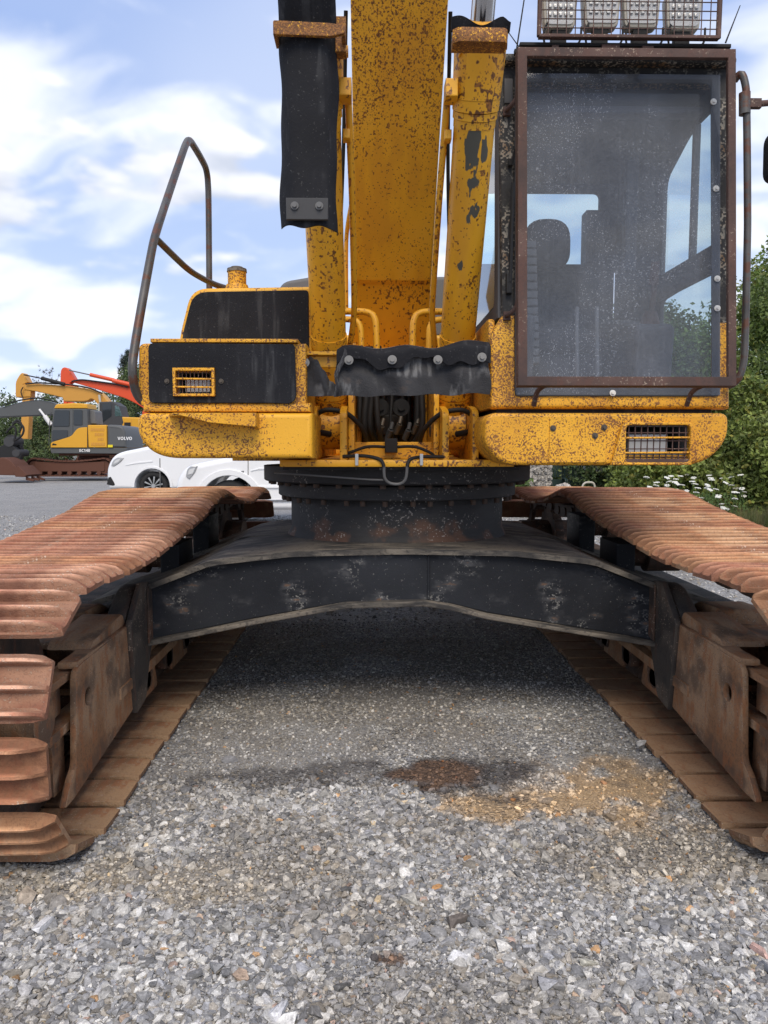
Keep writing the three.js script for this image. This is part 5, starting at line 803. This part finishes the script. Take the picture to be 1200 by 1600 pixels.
for (const [label, x0, x1, D] of [['black car parked far back beside the grapple', 2, 54, 98], ['dark blue car far back, parked right of the black one', 47, 101, 96]]) car(label, D, x0, x1, [[x0 + 0.5, 713], [x0, 706, 0.2], [x0 + 3, 704.5, 0.3], [x0 + 14, 703, 0.3], [x0 + 22, 697.5, 0.3], [x0 + 38, 697.5, 0.4], [x0 + 48, 703, 0.3], [x1, 705, 0.2], [x1, 713]], [x0 + 9, x1 - 9], 0.34, darkPaint, (o, b) => { mk('window', poly(D - 0.03, D + 0.02, 0.004, [x0 + 16.5, 703], [x0 + 22.5, 698.4], [x0 + 37.5, 698.4], [x0 + 45, 703]), M.glass, o); });

// ------------------------------------------------------------------ trees and the green verge
const leafy = (n, size, seed) => {
  const r = rng(seed), pos = []; for (let k = 0; k < n; k++) { const c = V(r() - 0.5, r() - 0.5, r() - 0.5).multiplyScalar(size * 3.2), d = V(r() - 0.5, r() - 0.2, r() - 0.5).normalize(), s = V(r() - 0.5, r() - 0.5, r() - 0.5).cross(d).normalize(), a = size * (0.7 + 0.6 * r()), p = (i, j, b) => c.clone().addScaledVector(d, a * i).addScaledVector(s, a * j).addScaledVector(d.clone().cross(s), a * b), A = p(-0.6, 0, 0), B = p(0, 0.34, 0.08), C = p(0.62, 0, 0), E = p(0, -0.34, 0.08); for (const q of [A, B, C, A, C, E]) pos.push(q.x, q.y, q.z); }
  const g = new THREE.BufferGeometry(); g.setAttribute('position', new THREE.Float32BufferAttribute(pos, 3)); g.computeVertexNormals(); return g;
};
const needles = (seed) => { const r = rng(seed), pos = []; for (let k = 0; k < 16; k++) { const a = V(r() - 0.5, r() * 0.6 - 0.1, r() - 0.5).normalize(), s = V(-a.z, 0, a.x).normalize().multiplyScalar(0.018); const t = a.clone().multiplyScalar(0.28); pos.push(-s.x, 0, -s.z, s.x, 0, s.z, t.x, t.y, t.z); } const g = new THREE.BufferGeometry(); g.setAttribute('position', new THREE.Float32BufferAttribute(pos, 3)); g.computeVertexNormals(); return g; };
const LEAFM = new THREE.MeshPhysicalMaterial({ color: 0xffffff, roughness: 0.75, transmission: 0.32, thickness: 0, side: THREE.DoubleSide });
const LEAF = [leafy(7, 0.075, 1), leafy(7, 0.075, 2)], LEAFBIG = [leafy(7, 0.16, 3), leafy(7, 0.16, 4)], NEED = [needles(1), needles(2)];
function tree(name, label, cat, x, D, h, w, { n = 5000, low = 0.05, col = [0.05, 0.09, 0.022], geo = LEAF, seed = 1, lobes = 9, trunk = 0.12, group, cone = false, gap = 0.42, s = 1 } = {}) {
  const r = rng(seed), o = thing(name, label, cat, V(x, 0, -D), group), limbs = [cyl(V(x, -0.1, -D), V(x + 0.1 * w * (r() - 0.5), h * 0.62, -D), trunk, trunk * 0.45, 10)], centers = [];
  for (let k = 0; k < lobes; k++) { const t = low + (1 - low) * Math.pow((k + 0.5) / lobes, 0.9), R = cone ? w * 0.5 * (1.05 - t) : w * 0.5 * Math.pow(Math.sin(Math.PI * clamp(0.18 + 0.74 * t)), 0.7), a = k * 2.4 + r(), c = V(x + Math.cos(a) * R * 0.62, h * t * 0.92, -D + Math.sin(a) * R * 0.62); centers.push([c, Math.max(w * 0.16, R * (cone ? 0.55 : 0.66)), Math.max(h * 0.10, w * (cone ? 0.10 : 0.22))]); limbs.push(cyl(V(x, h * t * (cone ? 0.9 : 0.55), -D), c, trunk * 0.35, trunk * 0.12, 6)); }
  mk('trunk', limbs, M.bark, o);
  const per = Math.ceil(n / geo.length), dm = new THREE.Object3D(), cc = new THREE.Color();
  const crown = new THREE.Group(); crown.name = 'crown'; crown.userData.kind = 'stuff'; o.add(crown);
  geo.forEach((g) => {
    const im = new THREE.InstancedMesh(g, LEAFM, per); im.name = 'leaves'; im.userData.kind = 'stuff'; im.castShadow = im.receiveShadow = true;
    for (let i = 0; i < per; i++) {
      let p; for (let tries = 0; tries < 12; tries++) { const [c, R, H] = centers[Math.floor(r() * centers.length)], v = V(r() - 0.5, r() - 0.5, r() - 0.5).normalize().multiplyScalar(Math.pow(r(), 0.38)); p = V(c.x + v.x * R, c.y + v.y * H * 1.3, c.z + v.z * R); if (p.y > 0.02 && wn(p.x * 2.1 / s + 90, p.y * 2.1 / s + p.z * 1.3 / s + 90, 2, 401) > gap) break; }
      const k = 0.55 + 0.8 * r(), y = 0.7 + 0.6 * wn(p.x * 0.9 + 40, p.y * 0.9 + p.z + 40, 2, 403), yel = r() < 0.10 ? 1.5 : 1;
      dm.position.copy(p).sub(ORG); dm.rotation.set(r() * 6.3, r() * 6.3, r() * 6.3); dm.scale.setScalar(0.75 + 0.55 * r()); dm.updateMatrix(); im.setMatrixAt(i, dm.matrix); im.setColorAt(i, cc.setRGB(col[0] * k * y * yel, col[1] * k * y * (0.8 + 0.2 * yel), col[2] * k * y));
    }
    crown.add(im);
  });
  return o;
}
const G1 = [0.155, 0.225, 0.042], G2 = [0.23, 0.29, 0.055], G3 = [0.095, 0.145, 0.040];
tree('broadleaf_tree', 'tall green tree right of the cab, nearest the right edge', 'tree', 9.2, 16.5, 5.5, 4.4, { n: 9000, col: G1, seed: 11, lobes: 16, low: 0.02 });
tree('broadleaf_tree', 'dark green tree directly behind the cab door', 'tree', 7.0, 18.5, 4.5, 4.2, { n: 8000, col: G3, seed: 12, lobes: 16, low: 0.02 });
tree('broadleaf_tree', 'tall dark tree at the far right behind the nearest green tree', 'tree', 11.8, 19.0, 7.2, 5.0, { n: 8000, col: G3, seed: 13, lobes: 16, low: 0.02 });
tree('shrub', 'bright yellow-green shrub below the right end of the cab', 'shrub', 7.9, 14.9, 2.5, 2.4, { n: 5000, col: G2, seed: 14, lobes: 10, low: 0.05, trunk: 0.05 });
tree('shrub', 'low green shrub right of the green chairs', 'shrub', 6.1, 15.6, 1.7, 2.0, { n: 3500, col: G2, seed: 15, lobes: 9, low: 0.05, trunk: 0.04 });
tree('shrub', 'broad green shrub at the right edge below the tall tree', 'shrub', 9.4, 15.2, 2.6, 2.6, { n: 5000, col: G1, seed: 16, lobes: 10, low: 0.05, trunk: 0.05 });
tree('broadleaf_tree', 'far green tree seen through the gap under the cab', 'tree', 5.2, 24, 4.6, 5.0, { n: 4000, col: G3, seed: 17, lobes: 12, low: 0.02, geo: LEAFBIG });
tree('conifer', 'dark pine top standing above the far orange boom', 'tree', at(190, 0, 68)[0], 68, 10.6, 5.4, { n: 2600, col: [0.022, 0.042, 0.022], geo: [needles(5)], seed: 18, lobes: 12, cone: true, trunk: 0.2, gap: 0.46, low: 0.25, s: 2 });
for (const [label, px, D, h, w, c, sd] of [['dark tree between the ochre dipper arm and the grey cab', 62, 62, 5.0, 6, G3, 21], ['dense tree at the left edge behind the grapple', 6, 66, 4.6, 8, G3, 22], ['dark tree behind the cab of the ochre machine', 212, 64, 7.4, 8, G3, 24], ['grey-green tree far off left of the dark one', 30, 78, 4.9, 10, [0.06, 0.08, 0.05], 25], ['low trees beyond the yard behind the grey machine', 120, 80, 5.4, 12, G3, 26]])
  tree('broadleaf_tree', label, 'tree', at(px, 0, D)[0], D, h, w, { n: 2200, col: c, geo: LEAFBIG, seed: sd, lobes: 10, low: 0.04, s: 3 });
tree('bare_tree', 'thin almost bare tree far off above the ochre boom', 'tree', at(52, 0, 72)[0], 72, 9.2, 4, { n: 120, col: [0.10, 0.08, 0.06], geo: [needles(6)], seed: 30, lobes: 22, trunk: 0.06, gap: 0.3, low: 0.45 });
{ // white-flowering weeds along the verge
  const r = rng(33), headG = (() => { const gs = []; for (let k = 0; k < 22; k++) { const a = k * 2.4, d = Math.sqrt(k / 22) * 0.05; gs.push(new THREE.IcosahedronGeometry(0.011, 0).translate(Math.cos(a) * d, 0.012 * (1 - d * 8) + 0.006 * r(), Math.sin(a) * d)); } return join(gs); })(), fm = flat(0.78, 0.78, 0.72, { roughness: 0.9 }), sm2 = flat(0.07, 0.12, 0.03, { roughness: 0.9 }), blade = leafy(10, 0.06, 9);
  for (let k = 0; k < 26; k++) {
    const D = 13.2 + 1.6 * r(), px = k < 21 ? 1080 + 140 * r() : 1000 + 80 * r(), x = at(px, 0, D)[0], o = thing('flowering_weed', 'wild plant with flat white flower heads on the grassy verge below the trees', 'weed', V(x, 0, -D), 'white-flowering weeds on the verge'), heads = [], stems = [], n = 2 + Math.floor(r() * 4);
    for (let i = 0; i < n; i++) { const hx = x + (r() - 0.5) * 0.7, hz = -D + (r() - 0.5) * 0.5, hy = 0.28 + 0.62 * r(); stems.push(cyl(V(x + (hx - x) * 0.4, -0.03, hz), V(hx, hy, hz), 0.006, 0.004, 5)); heads.push([hx, hy, hz]); }
    mk('stem', stems, sm2, o); for (const [a, b, c] of heads) put('flower_head', headG, fm, o, V(a, b, c), new THREE.Quaternion().setFromEuler(new THREE.Euler((r() - 0.3) * 0.8, 0, (r() - 0.5) * 0.6)));
    mk('leaves', Array.from({ length: 6 }, () => blade.clone().translate(x + (r() - 0.5) * 0.4, 0.1 + 0.4 * r(), -D + (r() - 0.5) * 0.4)), sm2, o);
  }
  const g = new THREE.BufferGeometry(), p = []; for (let k = 0; k < 14; k++) { const a = r() * 6.28, b = 0.06 * r(), h = 0.22 + 0.25 * r(), l = 0.1 * (r() - 0.5); p.push(Math.cos(a) * b - 0.006, 0, Math.sin(a) * b, Math.cos(a) * b + 0.006, 0, Math.sin(a) * b, Math.cos(a) * b + l, h, Math.sin(a) * b + l); } g.setAttribute('position', new THREE.Float32BufferAttribute(p, 3)); g.computeVertexNormals();
  const N = 9000, im = new THREE.InstancedMesh(g, LEAFM, N), dm = new THREE.Object3D(), cc = new THREE.Color(); im.name = 'grass'; im.userData = { kind: 'stuff', label: 'rough green and straw-coloured grass on the verge', category: 'grass' };
  for (let i = 0; i < N; i++) { const D = 12.9 + 7 * Math.pow(r(), 1.3), x = 4.6 + 9 * r(); dm.position.set(x, -0.03, -D - 0.6 * wn(x * 1.3, 3, 2, 5)); dm.rotation.set(0, r() * 6.3, 0); dm.scale.setScalar((D < 14 ? 0.45 : 0.9) + 0.6 * r()); dm.updateMatrix(); im.setMatrixAt(i, dm.matrix); const t = D < 14.2 ? r() * 0.9 : r() * 0.35, c = mixc([0.07, 0.13, 0.025], [0.26, 0.19, 0.085], t); im.setColorAt(i, cc.setRGB(c[0], c[1], c[2])); }
  scene.add(im);
}
// ------------------------------------------------------------------ gabions, chairs, table, heap of stones beyond the turntable
{
  const r = rng(44), wire = flat(0.25, 0.25, 0.25, { metalness: 0.6, roughness: 0.5 });
  const dm = new THREE.Object3D(), cc = new THREE.Color();
  const pile = (name, parent, list) => { const im = new THREE.InstancedMesh(ROCKS[1], ROCKM, list.length); im.name = name; im.userData.kind = 'stuff'; list.forEach(([x, y, z, s], i) => { dm.position.set(x, y, z).sub(ORG); dm.rotation.set(r() * 6, r() * 6, r() * 6); dm.scale.setScalar(s); dm.updateMatrix(); im.setMatrixAt(i, dm.matrix); const k = 0.75 + 0.6 * r(); im.setColorAt(i, cc.setRGB(0.62 * k, 0.58 * k, 0.52 * k)); }); im.castShadow = im.receiveShadow = true; parent.add(im); };
  const gabion = (label, x0, x1, h, D) => {
    const o = thing('gabion', label, 'gabion', V((x0 + x1) / 2, 0, -D - 0.4), undefined), L = []; for (let k = 0; k < (x1 - x0) * h * 900; k++) L.push([x0 + (x1 - x0) * r(), h * r(), -D - 0.03 - 0.09 * r(), 0.075 + 0.05 * r()]); for (let k = 0; k < 90; k++) L.push([x0 + (x1 - x0) * r(), h - 0.03 * r(), -D - 0.8 * r(), 0.09]);
    mk('stone_core', box(x0 + 0.04, x1 - 0.04, -0.03, h - 0.05, D + 0.09, D + 0.8, 0.01), flat(0.25, 0.24, 0.22), o); pile('stones', o, L);
    const w = []; for (let x = x0; x <= x1 + 0.001; x += 0.10) w.push(cyl(V(x, -0.03, -D + 0.03), V(x, h + 0.02, -D + 0.03), 0.003, 0.003, 5)); for (let y = 0; y <= h + 0.001; y += 0.1) w.push(cyl(V(x0, y, -D + 0.03), V(x1, y, -D + 0.03), 0.003, 0.003, 5)); const q = mk('wire_basket', w, wire, o); q.userData.kind = 'stuff';
  };
  gabion('tall wire basket of pale stones right of the turntable', at(830, 0, 17)[0], at(877, 0, 17)[0], 1.12, 17); gabion('lower wire basket of pale stones in front of the tall one', at(806, 0, 16.2)[0], at(829.5, 0, 16.2)[0], 0.62, 16.2);
  tree('weed', 'light green weed growing at the foot of the gabions', 'weed', at(822, 0, 15.6)[0], 15.6, 0.72, 0.5, { n: 220, col: [0.11, 0.19, 0.03], seed: 51, lobes: 4, trunk: 0.01, low: 0.1 });
  const chair = (label, px) => {
    const D = 18, [x] = at(px, 0, D), o = thing('plastic_chair', label, 'chair', V(x, 0, -D - 0.25), 'green plastic garden chairs'), m = flat(0.018, 0.040, 0.034, { roughness: 0.5 });
    mk('seat', box(x - 0.23, x + 0.23, 0.42, 0.46, D, D + 0.46, 0.012), m, o); for (const a of [-0.21, 0.21]) { mk('leg', cyl(V(x + a, -0.03, -D - 0.02), V(x + a * 0.95, 0.43, -D - 0.04), 0.022, 0.026, 8), m, o); mk('leg', cyl(V(x + a, -0.03, -D - 0.46), V(x + a * 0.95, 0.43, -D - 0.42), 0.022, 0.026, 8), m, o); mk('armrest', tube([V(x + a * 1.15, 0.44, -D - 0.05), V(x + a * 1.15, 0.66, -D - 0.04), V(x + a * 1.1, 0.68, -D - 0.42), V(x + a, 0.46, -D - 0.45)], 0.02, 0.08), m, o); }
    for (let k = 0; k < 6; k++) mk('slat', box(x - 0.195 + k * 0.068, x - 0.145 + k * 0.068, 0.70, 1.00, D + 0.44, D + 0.458, 0.005), m, o); mk('backrest', [exZ([[x - 0.23, 0.46], [x - 0.24, 1.04, 0.06], [x + 0.24, 1.04, 0.06], [x + 0.23, 0.46]], D + 0.43, D + 0.468, 0.006, [[[x - 0.20, 0.64], [x - 0.205, 1.01, 0.03], [x + 0.205, 1.01, 0.03], [x + 0.20, 0.64]]])], m, o);
  };
  chair('dark green plastic garden chair next to the gabions', 887); chair('dark green plastic garden chair next to the white table', 917);
  const D = 18.2, x0 = at(932, 0, D)[0], x1 = at(966, 0, D)[0], t = thing('folding_table', 'white-topped table with dark crossed legs right of the green chairs', 'table', V((x0 + x1) / 2, 0, -D - 0.4)); mk('tabletop', box(x0, x1, 0.84, 0.97, D, D + 0.8, 0.02), M.white, t); for (const z of [D + 0.1, D + 0.7]) { mk('leg', cyl(V(x0 + 0.05, -0.03, -z), V(x1 + 0.25, 0.95, -z), 0.02, 0.02, 8), M.hose, t); mk('leg', cyl(V(x1 + 0.2, -0.03, -z - 0.03), V(x0 + 0.1, 0.84, -z - 0.03), 0.02, 0.02, 8), M.hose, t); }
  const hp = thing('stone_heap', 'small heap of pale stones in front of the green chairs', 'stones', V(at(898, 0, 16.5)[0], 0, -16.5)); const L = []; for (let k = 0; k < 420; k++) { const a = r() * 6.28, d = Math.sqrt(r()); L.push([at(898, 0, 16.5)[0] + Math.cos(a) * d * 0.42, Math.max(0, 0.62 * (1 - d * d * 0.8) - 0.05 * r()), -16.5 + Math.sin(a) * d * 0.42, 0.09 + 0.05 * r()]); } pile('stones', hp, L); mk('core', lathe([[0.40, -0.03], [0.34, 0.25], [0.2, 0.5], [0.001, 0.56]], at(898, 0, 16.5)[0], -16.5, 20), flat(0.35, 0.33, 0.29), hp);
  const pz = thing('pipe_loop', 'bent pale metal pipe standing beside the stone heap', 'pipe', V(at(938, 0, 16)[0], 0, -16)), lx = at(927, 0, 16)[0], rx = at(948, 0, 16)[0]; mk('pipe_body', tube([V(lx, -0.03, -16), V(lx, 0.60, -16), V(lx + 0.06, 0.68, -16), V(rx - 0.04, 0.68, -16), V(rx, 0.6, -16), V(rx, -0.03, -16)], 0.022, 0.06), M.cream, pz);
}
// larger stones that stand out in the gravel
for (const [px, py, s, c, label, w = 1] of [[70, 1446, 0.075, [0.62, 0.62, 0.62], 'pale grey stone, lightest of the group in front of the left track'], [37, 1401, 0.072, [0.42, 0.36, 0.29], 'tan stone nearest the left edge, in front of the left track'], [90, 1411, 0.070, [0.33, 0.31, 0.28], 'brown-grey stone just behind the pale stone on the left'], [352, 1364, 0.052, [0.50, 0.44, 0.35], 'smooth tan pebble lying between the tracks, left of the middle'], [432, 1577, 0.070, [0.58, 0.58, 0.59], 'flat pale grey stone at the bottom edge'], [358, 1187, 0.075, [0.30, 0.30, 0.31], 'upright grey stone beside the left track shoes'], [714, 1433, 0.072, [0.14, 0.12, 0.105], 'dark brown stone right of the middle foreground'], [682, 1387, 0.040, [0.50, 0.27, 0.11], 'small orange-brown pebble just above the dark brown stone'], [643, 1405, 0.064, [0.52, 0.50, 0.44], 'creamy blocky stone left of the dark brown stone'], [1186, 1487, 0.062, [0.60, 0.40, 0.34], 'pinkish stone at the right edge'], [920, 1503, 0.055, [0.55, 0.53, 0.44], 'wedge-shaped cream stone in the right foreground'], [716, 1496, 0.060, [0.66, 0.66, 0.66], 'narrow white-grey stone in the middle foreground'], [807, 1322, 0.045, [0.50, 0.47, 0.38], 'cream pebble in front of the rusty earth patch'], [855, 1534, 0.065, [0.34, 0.34, 0.35], 'broad mid-grey stone in the lower right foreground'], [1003, 1161, 0.05, [0.42, 0.41, 0.39], 'grey stone lying on an inner shoe of the right track']]) {
  const p = V((px - 600) / 1164, -(py - 800) / 1164, -1).applyEuler(camera.rotation), yy = px === 1003 ? 0.05 : s * 0.22, t = (yy - 1.42) / p.y, o = thing('stone', label, 'stone', V(p.x * t, 0, p.z * t)), k = Math.floor(px) % 6;
  const g = ROCKS[k].clone().scale(s * 1.3, s * 0.9, s * 1.1).rotateY(px); const m = new THREE.Mesh(g, std({ map: T.stone, color: lin(c[0] * 1.45, c[1] * 1.45, c[2] * 1.45), roughness: 0.88 })); m.name = 'stone_body'; m.position.y = yy; m.castShadow = m.receiveShadow = true; o.add(m);
}
renderer.render(scene, camera);
